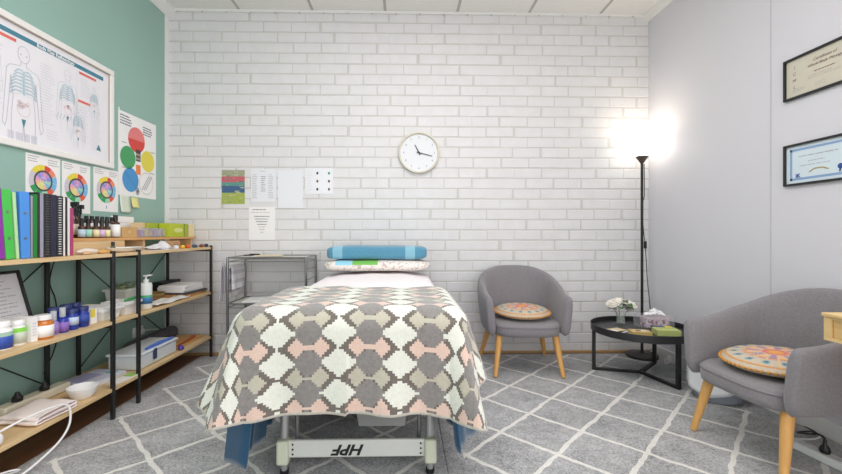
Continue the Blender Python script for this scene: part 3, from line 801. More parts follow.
certificate('black framed cream certificate, upper of the two on the right wall', 2.156, 1.80, 1.722, 1.942,
            [pm('cream_parchment', (206, 200, 184), .6, .03), pm('brown_script', (112, 72, 66), .6), brown_ink, grey_ink], dc1)
def dc2(p, w_, h):
    b = .012
    for (x0, y0, x1, y1) in ((-w_ + .02, h - .028, w_ - .02, h - .016), (-w_ + .02, -h + .016, w_ - .02, -h + .028), (-w_ + .02, -h + .016, -w_ + .032, h - .016), (w_ - .032, -h + .016, w_ - .02, h - .016)): p.rect(x0, y0, x1, y1, 1)
    p.lines(-w_ * .6, h * .3, w_ * .6, h * .5, 1, .004, 2, rag=.05); p.lines(-w_ * .3, 0, w_ * .3, h * .2, 1, .003, 2); p.lines(-w_ * .55, -h * .2, w_ * .5, 0, 1, .003, 2)
    p.line([(-.045, -h * .5), (-.02, -h * .34), (.02, -h * .34), (.05, -h * .47)], .006, 3)
    p.disc(w_ * .62, -h * .42, .013, 4); p.line([(w_ * .62, -h * .5), (w_ * .6, -h * .68)], .008, 4)
    p.text('IK', -w_ * .62, -h * .62, .028, 4, bold=.001)
certificate('black framed pale blue certificate with a seal, lower on right wall', 2.156, 1.80, 1.262, 1.482,
            [pm('pale_blue_page', (212, 226, 234), .6, .03), pm('blue_border', (138, 168, 208), .6), grey_ink, pm('gold_ribbon', (170, 150, 70), .6), pm('royal_blue', (40, 76, 150), .6)], dc2)

# ------------------------------------------------------------------ things on the back wall
t = thing('wall_clock', 'round white clock with a pale rim on white brick wall', 'clock', (.132, WALL_BACK, 1.683))
Tc = Matrix.Rotation(PI / 2, 4, 'X')
mb = MB(); mb.lathe([(.0, .002), (.168, .002), (.171, .006), (.171, .034), (.168, .038), (.160, .038), (.157, .034), (.157, .02), (0, .02)], seg=64, T=Tc); mb.build('rim', pm('pale_birch_rim', (214, 208, 190), .5), t)
mb = MB(); mb.lathe([(0, .0205), (.1565, .0205), (.1565, .0215), (0, .0215)], seg=64, T=Tc); pg = Page(mb, (0, -.0216, 0), (1, 0, 0), (0, 0, 1))
for h in range(1, 13): pg.text(str(h), .128 * math.sin(h * PI / 6), .128 * math.cos(h * PI / 6), .024, 1)
mb.build('dial', [pm('clock_dial', (226, 228, 232), .5, .01), pm('dial_grey', (128, 128, 132), .6)], t, recalc=False)
def hand(nm, ang, ln, wd, dz):
    mb = MB(); d = Vector((math.sin(R(ang)), 0, math.cos(R(ang)))); n = Vector((d.z, 0, -d.x))
    P = [d * -.02 + n * wd / 2, d * -.02 - n * wd / 2, d * ln - n * wd * .3, d * ln + n * wd * .3]
    k = mb.add([p + Vector((0, -dz, 0)) for p in P] + [p + Vector((0, -dz - .002, 0)) for p in P])
    for q in ((0, 1, 2, 3), (4, 7, 6, 5), (0, 4, 5, 1), (1, 5, 6, 2), (2, 6, 7, 3), (3, 7, 4, 0)): mb.face([k + i for i in q])
    mb.build(nm, ink, t)
hand('hour_hand', -28, .075, .011, .024); hand('minute_hand', 104, .115, .008, .027)
mb = MB(); mb.lathe([(0, .022), (.008, .022), (.008, .031), (0, .031)], seg=16, T=Tc); mb.build('hub', ink, t)

def sheet(name, label, cat, x0, z0, x1, z1, mats, draw=None, off=.0022, curl=.0, group=None):
    W, Hh = x1 - x0, z1 - z0; mb = MB(); mb.box((-W / 2, -.0012, -Hh / 2), (W / 2, 0, Hh / 2))
    if draw: draw(Page(mb, (0, -.0012, 0), (1, 0, 0), (0, 0, 1)), W / 2, Hh / 2)
    o = mb.build(name, mats, loc=((x0 + x1) / 2, WALL_BACK - off, (z0 + z1) / 2), recalc=False)
    return tag(o, label, cat, group)
def dpost(p, w_, h):
    for i, (m, a, b) in enumerate(((1, .62, 1), (2, .28, .62), (3, .06, .28), (4, -.34, .06), (5, -1, -.34))):
        p.rect(-w_, a * h, w_, b * h, m)
    for i in range(26): p.rect(x := random.uniform(-w_, w_ * .7), y := random.uniform(-h, h * .93), x + random.uniform(.01, .05), y + .008, random.choice((1, 3, 6, 6)), 2)
sheet('poster', 'small poster of olive, red, blue and lime bands on brick wall', 'poster', -1.507, 1.255, -1.317, 1.537,
      [paper, pm('olive_band', (158, 162, 134), .4, .3, 60), pm('rose_band', (196, 96, 108), .4, .2, 60), pm('sea_band', (90, 150, 140), .4, .25, 60), pm('navy_band', (64, 96, 136), .4, .25, 60), pm('lime_band', (164, 178, 84), .4, .25, 60), pm('pale_band', (186, 190, 160), .4, .2)], dpost)
sleeve = pm('plastic_sleeve', (232, 233, 238), .12, .02, 6, .25, 9)
def dp1(p, w_, h):
    p.lines(-w_ * .3, h * .8, w_ * .3, h * .95, 1, .004, 1); p.lines(-w_ * .9, -h * .8, -w_ * .45, h * .7, 14, .004, 1); p.lines(w_ * .4, -h * .8, w_ * .85, h * .7, 14, .004, 1); p.lines(-w_ * .2, -h * .4, w_ * .2, h * .6, 8, .004, 2)
sheet('info_sheet', 'plastic sleeved sheet of two text columns next to banded poster', 'notice', -1.267, 1.272, -1.061, 1.546, [sleeve, grey_ink, ink], dp1, group='papers on the brick wall')
def dp2(p, w_, h):
    p.lines(-w_ * .7, h * .78, w_ * .7, h * .9, 1, .005, 2); p.lines(-w_ * .85, h * .62, w_ * .85, h * .74, 1, .004, 1)
    for i in range(7): ww = w_ * (.6 - .08 * i); p.lines(-ww, h * (.38 - .16 * i), ww, h * (.48 - .16 * i), 1, .005, 2 if i < 4 else 1, rag=.05)
sheet('info_sheet', 'white notice of centred text hanging below the other papers', 'notice', -1.284, .955, -1.068, 1.23, [paper, grey_ink, ink], dp2, group='papers on the brick wall')
sheet('info_sheet', 'blank shiny plastic sleeve between two papers on brick wall', 'notice', -1.044, 1.222, -.837, 1.547, [sleeve, pale_ink], lambda p, w_, h: p.line([(-w_ * .98, h * .97), (w_ * .98, h * .97)], .002, 1), group='papers on the brick wall')
def dp3(p, w_, h):
    for i in range(3):
        for j in (0, 1): p.disc(-w_ * .12 + j * w_ * .82, h * (.6 - .62 * i), .009, (1, 2, 3, 3, 4, 3)[i * 2 + j], 2, ry=.012, n=12)
    p.lines(-w_ * .85, -h * .8, -w_ * .45, h * .8, 7, .003, 5)
sheet('info_sheet', 'landscape sheet with six small coloured pictures on brick wall', 'notice', -.82, 1.34, -.585, 1.556, [sleeve, ink, green_ink, brown_ink, black_pl, pale_ink], dp3, group='papers on the brick wall')

# wire trolley
X0, X1, Y0, Y1, TTZ = -1.295, -.72, 3.0, 3.335, .83
t = thing('wire_trolley', 'chrome wire trolley with two shelves between shelving and massage table', 'trolley', (X0, Y0, .0))
w_, d_ = X1 - X0, Y1 - Y0
for x in (0, w_):
    for y in (0, d_):
        mb = MB(); mb.cyl((x, y, .013), (x, y, TTZ + .004), .0085, seg=10)
        for k in range(38): mb.cyl((x, y, .05 + k * .02), (x, y, .057 + k * .02), .0105, seg=10)
        mb.build('leg', chrome, t)
shelf_glass = pm('frosted_shelf', (214, 212, 202), .35, .03)
for z, nm in ((TTZ, 'top_shelf'), (.49, 'middle_shelf'), (.15, 'lower_shelf')):
    mb = MB(); mb.box((.008, .008, z - .008), (w_ - .008, d_ - .008, z - .002)); sh = mb.build(nm, shelf_glass, t)
    mb = MB()
    for (p, q) in (((0, 0), (w_, 0)), ((w_, 0), (w_, d_)), ((w_, d_), (0, d_)), ((0, d_), (0, 0))):
        mb.cyl(p + (z,), q + (z,), .0055, seg=8); mb.cyl(p + (z - .03,), q + (z - .03,), .0035, seg=6)
    mb.build('wire_rim', chrome, sh)
for x in (0, w_):
    mb = MB()
    for z in (.58, .66, .74): mb.cyl((x, 0, z), (x, d_, z), .0035, seg=6)
    mb.build('side_wire', chrome, t)
def hang(x, y, z0, z1, wd, amp=.006):
    mb = MB()
    def f(a, c):
        s = c * 2 - 1; top = z1; xx = x + (.012 if s > 0 else -.012) * min(1, abs(s) * 6); z = top - (top - z0) * abs(s) ** 1.0 * (1 if s < 0 else .75)
        return (xx + amp * math.sin(a * 11) * abs(s) - .016 * abs(s) * (s < 0), y + wd * (a - .5), z)
    mb.grid(f, 30, 40); return mb
def stripe_mat():
    m, nt, b = newmat('striped_towel'); tt, x, y, z = sep(nt, 'Object')
    s = (z / .07).fract().lt(.4); n = noise(nt, tt, 90, 3)
    c = mixc(nt, lin((224, 222, 226)), lin((240, 238, 240)), n); nt.links.new(mixc(nt, c, lin((196, 192, 200)), s * .7), b.inputs['Base Color']); b.inputs['Roughness'].default_value = .95
    bump(nt, b, n, .4, .004); return m
tag(hang(X0 + .002, 3.17, .52, .772, .25).build('hand_towel', stripe_mat(), solid=.004), 'grey striped towel draped over left side rail of wire trolley', 'towel')
tag(hang(X0 - .052, 3.07, .50, .785, .07, .004).build('wash_cloth', pm('grey_cloth', (214, 212, 218), .95, .1, 60, .3), solid=.004), 'narrow grey cloth hanging outermost beside wire trolley', 'towel')
mb = MB(); mb.box((-.06, -.006, 0), (.06, .008, .010)); mb.box((-.02, -.012, .008), (.055, .012, .016)); tag(mb.build('reading_glasses_case', black_pl, loc=(-1.17, 3.15, TTZ + .006), rot=(0, 0, .2), bevel=.004), 'slim black case lying on top of the wire trolley', 'case')
slab('notepad', 'cream notepad on top of the wire trolley next to black case', 'notepad', (-1.04, 3.14, TTZ + .006), (.2, .14, .006), R(6), [pm('cream_pad', (224, 208, 178), .6)])
slab('paper_stack', 'loose white papers on middle shelf of the wire trolley', 'papers', (-1.03, 3.13, .496), (.34, .22, .012), R(5), [paper])

# ------------------------------------------------------------------ left wall: framed chart, wheel posters
t = thing('framed_chart', 'large white framed anatomy chart on the teal wall', 'chart', (WALL_LEFT, 2.21, 1.765))
W, Hh = 1.05, .65; fw = .034
mb = MB()
for a, b in (((0, -W / 2, -Hh / 2), (.022, W / 2, -Hh / 2 + fw)), ((0, -W / 2, Hh / 2 - fw), (.022, W / 2, Hh / 2)), ((0, -W / 2, -Hh / 2 + fw), (.022, -W / 2 + fw, Hh / 2 - fw)), ((0, W / 2 - fw, -Hh / 2 + fw), (.022, W / 2, Hh / 2 - fw))): mb.box(a, b)
mb.build('frame', pm('white_frame', (236, 234, 231), .45), t, bevel=.003)
mb = MB()
for a, b in (((0, -W / 2 + fw, Hh / 2 - fw - .004), (.023, W / 2 - fw, Hh / 2 - fw)), ((0, W / 2 - fw - .003, -Hh / 2 + fw), (.015, W / 2 - fw, Hh / 2 - fw))): mb.box(a, b)
mb.build('inner_bead', pm('tan_bead', (178, 166, 152), .5), t)
mb = MB(); mb.box((.0, -W / 2 + fw, -Hh / 2 + fw), (.008, W / 2 - fw, Hh / 2 - fw)); pg = Page(mb, (.008, 0, 0), (0, 1, 0), (0, 0, 1))
cy = lambda Y: Y - 2.21
cz = lambda Z: Z - 1.765
# 0 page 1 ink 2 teal 3 red 4 pale ink 5 pale teal 6 pink 7 white 8 grey
pg.rect(-W / 2 + fw + .03, cz(1.994), cy(2.652), cz(2.018), 2)
pg.text('Body Map Reflexology', cy(2.30), cz(2.006), .027, 7, 3, bold=.0006)
for (a, b, c_, d) in ((1.80, 2.065, 1.966, 1.982), (2.457, 2.592, 1.966, 1.981), (2.45, 2.545, 1.796, 1.811)): pg.rect(cy(a), cz(c_), cy(b), cz(d), 3)
def body(cx, top, H, m=1, wd=.0022, organs=True):
    s = H / .5
    def o(L): pg.line([(cx + x * s, top + y * s) for x, y in L], wd, m, 2)
    ring = [(.032 * math.cos(k * PI / 10), -.045 + .042 * math.sin(k * PI / 10)) for k in range(21)]
    o(ring)
    for sg in (-1, 1):
        o([(sg * .014, -.083), (sg * .016, -.105), (sg * .075, -.12), (sg * .09, -.14), (sg * .098, -.25), (sg * .106, -.36), (sg * .112, -.41), (sg * .098, -.43), (sg * .09, -.40), (sg * .075, -.25), (sg * .068, -.17)])
        o([(sg * .068, -.17), (sg * .056, -.27), (sg * .064, -.34), (sg * .066, -.42), (sg * .06, -.5)]); o([(0, -.40), (sg * .01, -.5)])
        if organs:
            for k in range(7):
                y = -.135 - k * .018; ww = .05 + .006 * min(k, 4)
                pg.line([(cx + sg * .006 * s, top + (y + .006) * s), (cx + sg * ww * .6 * s, top + (y + .008) * s), (cx + sg * ww * s, top + (y - .014) * s)], .0068 * s, 5, 2)
                pg.line([(cx + sg * .006 * s, top + (y - .003) * s), (cx + sg * ww * s, top + (y - .02) * s)], .0016 * s, 8, 3)
            pg.line([(cx + sg * .012 * s, top - .045 * s), (cx + sg * .02 * s, top - .05 * s)], .004 * s, 1, 3)
    if organs:
        pg.line([(cx, top - .13 * s), (cx, top - .25 * s)], .010 * s, 5, 3)
        for k in range(9): pg.ring(cx + random.uniform(-.03, .03) * s, top + (-.29 - .012 * (k % 3)) * s, .006 * s, .009 * s, 6, 2, n=8)
        pg.ring(cx, top - .325 * s, .034 * s, .037 * s, 6, 2, n=16)
        pg.poly([(cx - .012 * s, top - .375 * s), (cx + .012 * s, top - .375 * s), (cx, top - .42 * s)], 2, 3)
body(cy(2.105), cz(1.965), .50)
body(cy(2.375), cz(1.955), .36, 8, .0018)
body(cy(2.575), cz(1.93), .2, 8, .0014)
body(cy(2.45), cz(1.775), .26, 8, .0014)
body(cy(1.93), cz(1.95), .3, 8, .0014)
for k in range(4): pg.rect(cy(2.02) + k * .042, cz(1.478), cy(2.055) + k * .042, cz(1.52), 4); pg.lines(cy(2.024) + k * .042, cz(1.483), cy(2.05) + k * .042, cz(1.515), 3, .003, 8, 2)
for (a, b, c_, d, n) in ((2.20, 2.29, 1.60, 1.93, 22), (2.47, 2.54, 1.83, 1.95, 9), (2.55, 2.63, 1.53, 1.78, 18), (2.24, 2.33, 1.52, 1.58, 4), (2.47, 2.53, 1.56, 1.78, 14), (1.80, 2.0, 1.5, 1.93, 20)): pg.lines(cy(a), cz(c_), cy(b), cz(d), n, .0035, 4)
for k in range(5): pg.line([(cy(2.3) + k * .022, cz(1.66)), (cy(2.312) + k * .022, cz(1.69))], .004, 8)
pg.poly([(cy(2.592), cz(1.538)), (cy(2.632), cz(1.534)), (cy(2.612), cz(1.575))], 2, 3)
pg.line([(cy(2.44), cz(1.52)), (cy(2.44), cz(1.98))], .002, 4)
mb.build('print', [pm('chart_page', (232, 231, 236), .35, .01), pm('chart_line', (172, 176, 188), .6), teal_ink, pm('coral', (222, 110, 100), .6), pm('chart_faint', (212, 212, 220), .6), pm('rib_blue', (176, 204, 214), .6), pm('chart_pink', (228, 200, 203), .6), paper, pm('chart_grey', (196, 200, 208), .6)], t, recalc=False)

def wheel(label, y0, y1, z0, z1, cyy, czz, tilt=0):
    mb = MB(); W, Hh = y1 - y0, z1 - z0; mb.box((0, -W / 2, -Hh / 2), (.0012, W / 2, Hh / 2))
    p = Page(mb, (.0012, 0, 0), (0, 1, 0), (0, 0, 1)); a, b = cyy - (y0 + y1) / 2, czz - (z0 + z1) / 2
    cols = [3, 2, 1, 8, 6, 6, 5, 1, 4, 9, 9, 10]     # from the right, anticlockwise
    order = [3, 2, 1, 5, 5, 7, 7, 4, 4, 14, 8, 3]
    for k in range(12):
        p.ring(a, b, .056, .086, order[k], 1, k * 30 - 6, k * 30 + 23, 4)
    p.ring(a, b, .047, .057, 6, 2, n=28)
    for k in range(12): p.ring(a, b, .0, .047, (9, 10, 11, 10, 9, 11, 12, 13, 13, 12, 3, 14)[k], 1, k * 30, k * 30 + 30, 3)
    p.ring(a, b, .018, .0195, 0, 2, n=16)
    p.lines(-W * .45, Hh * .35, -W * .1, Hh * .48, 3, .004, 15); p.lines(W * .12, Hh * .33, W * .46, Hh * .46, 3, .004, 15)
    p.line([(a, -Hh * .36), (a, -Hh * .43)], .008, 9)
    o = mb.build('wheel_poster', [paper, pm('w_red', (214, 74, 64), .6), pm('w_orange', (232, 140, 110), .6), pm('w_sky', (120, 186, 226), .6), green_ink, yellow_ink, pm('w_dark', (76, 76, 84), .6), pm('w_lilac_grey', (206, 202, 212), .6), pm('w_redorange', (226, 96, 70), .6),
        pm('w_blue', (140, 150, 216), .6), pm('w_violet', (186, 150, 214), .6), pm('w_pink', (224, 160, 190), .6), pm('w_peach', (236, 190, 150), .6), pm('w_lemon', (220, 220, 140), .6), pm('w_mint', (160, 214, 190), .6), grey_ink],
        loc=(WALL_LEFT, (y0 + y1) / 2, (z0 + z1) / 2), rot=(tilt, 0, 0), recalc=False)
    return tag(o, label, 'poster', 'colour wheel posters')
wheel('colour wheel poster directly above the purple and green binders', 2.124, 2.333, 1.13, 1.428, 2.225, 1.292)
wheel('middle colour wheel poster above the black spiral books', 2.346, 2.553, 1.13, 1.424, 2.447, 1.280)
wheel('colour wheel poster above the essential oil bottles, nearest the circle poster', 2.580, 2.797, 1.152, 1.431, 2.690, 1.294)
y0, y1, z0, z1 = 2.800, 3.22, 1.275, 1.86
mb = MB(); W, Hh = y1 - y0, z1 - z0; mb.box((0, -W / 2, -Hh / 2), (.0012, W / 2, Hh / 2)); p = Page(mb, (.0012, 0, 0), (0, 1, 0), (0, 0, 1))
q = lambda Y, Z: (Y - (y0 + y1) / 2, Z - (z0 + z1) / 2)
a, b = q(2.99, 1.69); p.disc(a, b, .092, 1, 1, n=36); p.disc(a, b, .0915, 2, 2, a0=0, a1=180)
a, b = q(2.897, 1.548); p.disc(a, b, .08, 3, n=36)
a, b = q(3.118, 1.556); p.disc(a, b, .08, 4, n=36)
a, b = q(2.925, 1.392); p.disc(a, b, .086, 5, n=36); p.line([(a - .06, b + .06), (a + .06, b - .06)], .003, 6, 2)
a, b = q(3.10, 1.385); p.disc(a, b, .082, 0, n=36); p.ring(a, b, .079, .082, 7, 2)
for k in range(3): p.line([(a - .05 + k * .02, b - .05), (a + .03 + k * .02, b + .06)], .008, 7, 2)
a, b = q(3.007, 1.578); p.rect(a - .026, b - .04, a + .026, b + .045, 8, 2); 
for k in range(8): p.rect(a - .024 + .012 * (k % 4), b - .03 + .03 * (k // 4), a - .017 + .012 * (k % 4), b - .012 + .03 * (k // 4), 9, 3)
a, b = q(3.007, 1.472); p.rect(a - .026, b - .03, a + .026, b + .04, 10, 2)
a, b = q(3.0, 1.318); p.disc(a, b, .022, 7, 1, ry=.03); p.disc(a, b, .01, 6, 2)
p.lines(-W * .46, Hh * .34, -W * .14, Hh * .47, 4, .008, 6); p.lines(W * .12, Hh * .30, W * .46, Hh * .42, 4, .008, 6)
for (u_, v_) in ((-.42, .12), (.34, .1), (-.42, -.18), (.3, -.18)): p.lines(W * u_, Hh * v_, W * (u_ + .16), Hh * (v_ + .03), 1, .007, 7)
p.rect(-W * .5, Hh * .5, -W * .47, Hh * .53, 0, 1); 
tag(mb.build('circle_poster', [paper, red_ink, pm('light_red', (228, 128, 128), .6), pm('disc_green', (72, 160, 100), .6), pm('disc_yellow', (226, 212, 80), .6), pm('disc_blue', (74, 150, 210), .6), pm('poster_ink', (92, 98, 112), .6), grey_ink, pm('charcoal_print', (70, 60, 60), .6), pm('pale_print', (190, 180, 170), .6), orange_ink],
     loc=(WALL_LEFT, (y0 + y1) / 2, (z0 + z1) / 2), rot=(R(0), 0, 0), recalc=False), 'white poster of five coloured circles on teal wall next to corner', 'poster')
def note(label, y0, y1, z0, z1, m):
    mb = MB(); W, Hh = y1 - y0, z1 - z0
    mb.grid(lambda a, c: (.0015 + .012 * (1 - c) ** 2, W * (a - .5), Hh * (c - .5)), 4, 8)
    return tag(mb.build('sticky_note', m, loc=(WALL_LEFT + .002, (y0 + y1) / 2, (z0 + z1) / 2), solid=.0006), label, 'note', 'sticky notes')
note('pale green paper note under the circle poster', 2.812, 2.915, 1.155, 1.275, pm('pale_green_note', (214, 222, 206), .7))
note('yellow sticky note under the circle poster', 2.93, 3.005, 1.196, 1.268, pm('yellow_note', (232, 224, 150), .7))

# ------------------------------------------------------------------ shelving
SX0, SX1 = -1.915, -1.553
SZ = (.900, .537, .178)
def make_shelf_unit(label, y0, y1, p0, p1):
    t = thing('shelving_unit', label, 'shelf', (SX0, y0, 0), 0, 'pine and black metal shelving units')
    L = y1 - y0
    for z in SZ:
        mb = MB(); mb.box((0, 0, z - .018), (SX1 - SX0, L, z)); b = mb.build('shelf_board', pine, t, bevel=.0015)
    for y in (p0 - y0, p1 - y0):
        for x in (.012, SX1 - SX0 - .004):
            mb = MB(); mb.box((x - .008, y - .011, .0118), (x + .008, y + .011, SZ[0] + .013)); mb.build('post', black_metal, t, bevel=.002)
        for z in SZ:
            mb = MB(); mb.box((.01, y - .009, z - .034), (SX1 - SX0 - .006, y + .009, z - .0185)); mb.build('bracket', black_metal, t)
    for z in SZ:
        mb = MB(); mb.cyl((.008, p0 - y0, z - .03), (.008, p1 - y0, z - .03), .006, seg=8); mb.build('rail', black_metal, t)
    za, zb, zc = SZ[0] - .04, SZ[1] + .012, SZ[2] + .02
    for (A, B) in (((p0, za), ((p0 + p1) / 2, SZ[1] - .02)), ((p1, za), ((p0 + p1) / 2, SZ[1] - .02)), (((p0 + p1) / 2, SZ[1] - .02), (p0, zc)), (((p0 + p1) / 2, SZ[1] - .02), (p1, zc))):
        mb = MB(); mb.cyl((.004, A[0] - y0, A[1]), (.004, B[0] - y0, B[1]), .0035, seg=6); mb.build('cross_brace', black_metal, t)
    return t
make_shelf_unit('pine and black metal shelving holding the coloured binders, nearer unit', 1.10, 2.295, 1.30, 2.196)
make_shelf_unit('pine and black metal shelving next to the brick wall, farther unit', 2.298, 3.34, 2.405, 3.30)

# --- top shelf: binders and spiral books
ZT = SZ[0] + .001
def binder(name, label, cat, y, th, h, m, dx=.0, lean=0, holes=False, spiral=False, cover=None, depth=.225, group='binders and books on the top shelf'):
    e = bpy.data.objects.new(name, None); C.objects.link(e); e.location = (-1.605 + dx, 1.598 + (y - 1.555) * 1.04, ZT); e.rotation_euler = (R(lean), 0, 0)
    tag(e, label, cat, group); th *= 1.03
    mb = MB()
    mb.box((-depth, 0, 0), (0, th, h)) if not holes else None
    if holes:
        mb.box((-.003, 0, 0), (0, th, h)); mb.box((-depth, 0, 0), (-.003, .003, h)); mb.box((-depth, th - .003, 0), (-.003, th, h))
        mb.build('cover', m, e, bevel=.002)
        mb = MB(); mb.box((-depth + .01, .004, .008), (-.012, th - .004, h - .012)); mb.build('pages', paper, e)
        mb = MB()
        for z in (h * .3, h * .68):
            mb = MB(); mb.lathe([(0, 0), (.006, 0), (.006, .0015), (.003, .0015), (0, .0015)], seg=14, T=Matrix.Translation((0, th / 2, z)) @ Matrix.Rotation(PI / 2, 4, 'Y'))
            mb.build('ring_hole', chrome, e)
    else:
        mb.build('cover', m, e, bevel=.0015)
        if spiral:
            mb = MB()
            for k in range(24):
                z = .012 + k * (h - .024) / 23
                mb.tube([(-.006 + .009 * math.cos(a_), th / 2 + th * .26 * math.sin(a_), z) for a_ in [2 * PI * i / 10 for i in range(10)]], (.0022), 5, closed=True)
            mb.build('spiral_wire', spiral, e)
    return e
lav = pm('binder_purple', (136, 46, 160), .4, .05); grn = pm('binder_green', (70, 190, 76), .4, .05); lgr = pm('folder_pale_green', (180, 220, 166), .5, .05)
blu = pm('binder_blue', (74, 144, 224), .4, .05); dgr = pm('folder_green', (20, 124, 44), .4, .05); gry = pm('book_grey', (150, 150, 166), .5, .05)
blk = pm('book_black', (34, 34, 40), .45, .08); nav = pm('book_navy', (36, 38, 62), .45, .08); mag = pm('book_magenta', (170, 58, 110), .5, .05); wht = pm('folder_white', (226, 224, 222), .5)
silver = pm('spiral_silver', (226, 226, 228), .3, metal=.3); dark_sp = pm('spiral_dark', (100, 100, 106), .3, metal=.5)
Y = 1.50
binder('ring_binder', 'purple ring binder, at the near end of the binder row', 'binder', 1.555, .062, .285, lav, lean=3.6, holes=True)
binder('ring_binder', 'bright green ring binder leaning beside the purple binder', 'binder', 1.619, .036, .285, grn, lean=3.6, holes=True)
binder('folder', 'thin pale green folder between bright green and blue binders', 'folder', 1.662, .013, .278, lgr, lean=3.6)
binder('ring_binder', 'blue ring binder beside the pale green folder', 'binder', 1.683, .040, .283, blu, lean=1.4, holes=True)
binder('folder', 'thin grey folder against right side of the blue binder', 'folder', 1.7255, .007, .27, gry)
binder('folder', 'dark green folder between blue binder and black spiral books', 'folder', 1.734, .02, .277, dgr)
binder('book', 'slim black book beside dark green folder', 'book', 1.7555, .010, .288, blk)
binder('book', 'grey spined book between two black books', 'book', 1.767, .016, .286, gry)
binder('spiral_book', 'black book with a dark spiral, beside the grey spined book', 'book', 1.785, .034, .286, blk, spiral=dark_sp)
binder('book', 'plain navy black book between the two spiral bound books', 'book', 1.8205, .027, .285, nav)
binder('spiral_book', 'black book with a bright silver spiral', 'book', 1.849, .034, .282, blk, spiral=silver)
binder('folder', 'thin white folder right of the silver spiral book', 'folder', 1.8845, .009, .278, wht)
binder('book', 'thin black book with pale edge near end of row', 'book', 1.8945, .012, .28, blk)
binder('folder', 'white and grey folder beside the magenta book', 'folder', 1.9075, .012, .268, wht)
binder('book', 'short magenta book at the far end of binder row', 'book', 1.922, .018, .23, mag)

# --- wooden riser with oils
RZ = .985
t = thing('wooden_riser', 'long pine riser standing along back of the top shelf', 'riser', (-1.9, 2.085, ZT))
mb = MB(); mb.box((0, 0, .066), (.2, 1.26, .082)); mb.build('board', wood('riser_pine', (216, 172, 112), (196, 140, 84), 'y'), t, bevel=.001)
mb = MB(); mb.box((.18, .02, 0), (.195, .42, .066)); mb.box((.01, .405, 0), (.18, .42, .066)); mb.build('front_panel', pine, t)
for y in (.0, .62, 1.22):
    mb = MB(); mb.box((.01, y, 0), (.179, y + .02, .066)); mb.build('support', pine, t)
mb = MB(); mb.box((.0, 0, .082), (.2, .012, .155)); mb.build('end_panel', pm('olive_yellow_board', (190, 172, 60), .5), t)
RT_ = ZT + .083
def bottle(name, label, cat, x, y, z, r, h, body_m, cap_m, lab_m=None, lab=(.15, .6), neck=.45, caph=.22, group=None, spray=False, pump=False, sh=.78):
    e = thing(name, label, cat, (x, y, z), 0, group)
    bh = h * (1 - caph)
    mb = MB(); mb.lathe([(0, 0), (r * .94, 0), (r, .003), (r, bh * sh), (r * .9, bh * (sh + .08)), (r * neck, bh * .96), (r * neck, bh), (0, bh)], seg=20); b = mb.build('body', body_m, e)
    mb = MB(); rc = r * neck * 1.15
    if spray: mb.lathe([(0, bh), (rc, bh), (rc, bh + caph * h * .4), (rc * .5, bh + caph * h * .5), (rc * .5, bh + caph * h * .7), (0, bh + caph * h * .7)], seg=16); mb.box((-rc * .6, -rc * .6, bh + caph * h * .65), (rc * 2.0, rc * .6, bh + caph * h)); mb.box((rc * .9, -rc * .3, bh + caph * h * .2), (rc * 1.3, rc * .3, bh + caph * h * .7))
    elif pump: mb.lathe([(0, bh), (rc, bh), (rc, bh + h * .05), (rc * .35, bh + h * .06), (rc * .35, bh + h * .15), (0, bh + h * .15)], seg=16); mb.box((-.012, -.012, bh + h * .14), (.012, .045, bh + h * .175))
    else: mb.lathe([(0, bh), (rc, bh), (rc, h * .97), (rc * .92, h), (0, h)], seg=18)
    mb.build('cap', cap_m, e)
    if lab_m:
        mb = MB(); k = r + .0006
        mb.grid(lambda a, c: (k * math.cos(-2.4 + 4.8 * a), k * math.sin(-2.4 + 4.8 * a), bh * (lab[0] + (lab[1] - lab[0]) * c)), 20, 1); mb.build('paper_label', lab_m, e, solid=.0004)
    return e
ambr = pm('dark_amber_glass', (66, 36, 20), .15, .1)
def lab_c(n, c): return pm(n, c, .6, .02)
oils = [('blue', (190, 214, 230)), ('mint', (160, 214, 196)), ('cream', (232, 222, 176)), ('lilac', (214, 186, 216)), ('yellow', (232, 226, 170))]
ys = (2.20, 2.245, 2.30, 2.345, 2.385)
for (nm, c), y in zip(oils, ys):
    bottle('oil_bottle', f'small dark oil bottle with a {nm} label in front row on wooden riser', 'bottle', -1.725, y, RT_, .0165, .105, ambr, black_pl, lab_c('label_' + nm, c), (.08, .66), .55, .34, 'essential oil bottles on the riser', sh=.8)
for k, y in enumerate((2.36, 2.40, 2.44, 2.48, 2.52, 2.56)):
    bottle('oil_bottle', 'black capped oil bottle in the rear row on wooden riser', 'bottle', -1.80, y - .03, RT_, .016, .125, ambr, black_pl, paper, (.55, .8), .55, .16, 'rear row of oil bottles on the riser')
bottle('spray_bottle', 'brown spray bottle with pale label behind the oils, nearer one', 'bottle', -1.79, 2.225, RT_, .024, .195, ambr, black_pl, lab_c('label_pale', (222, 206, 196)), (.15, .6), .5, .36, 'brown spray bottles on the riser', spray=True)
bottle('spray_bottle', 'brown spray bottle behind the oils, right of its twin', 'bottle', -1.83, 2.31, RT_, .024, .185, ambr, black_pl, None, (.15, .6), .5, .36, 'brown spray bottles on the riser', spray=True)
bottle('dropper_bottle', 'taller brown bottle with a white label at end of oils', 'bottle', -1.725, 2.455, RT_, .024, .135, ambr, black_pl, paper, (.05, .78), .45, .26, sh=.8)
bottle('oil_bottle', 'single small green bottle standing in front of the wooden riser', 'bottle', -1.655, 2.335, ZT, .013, .06, pm('green_vial', (84, 92, 72), .2), black_pl, lab_c('label_sage', (150, 160, 140)), (.1, .6), .6, .4)
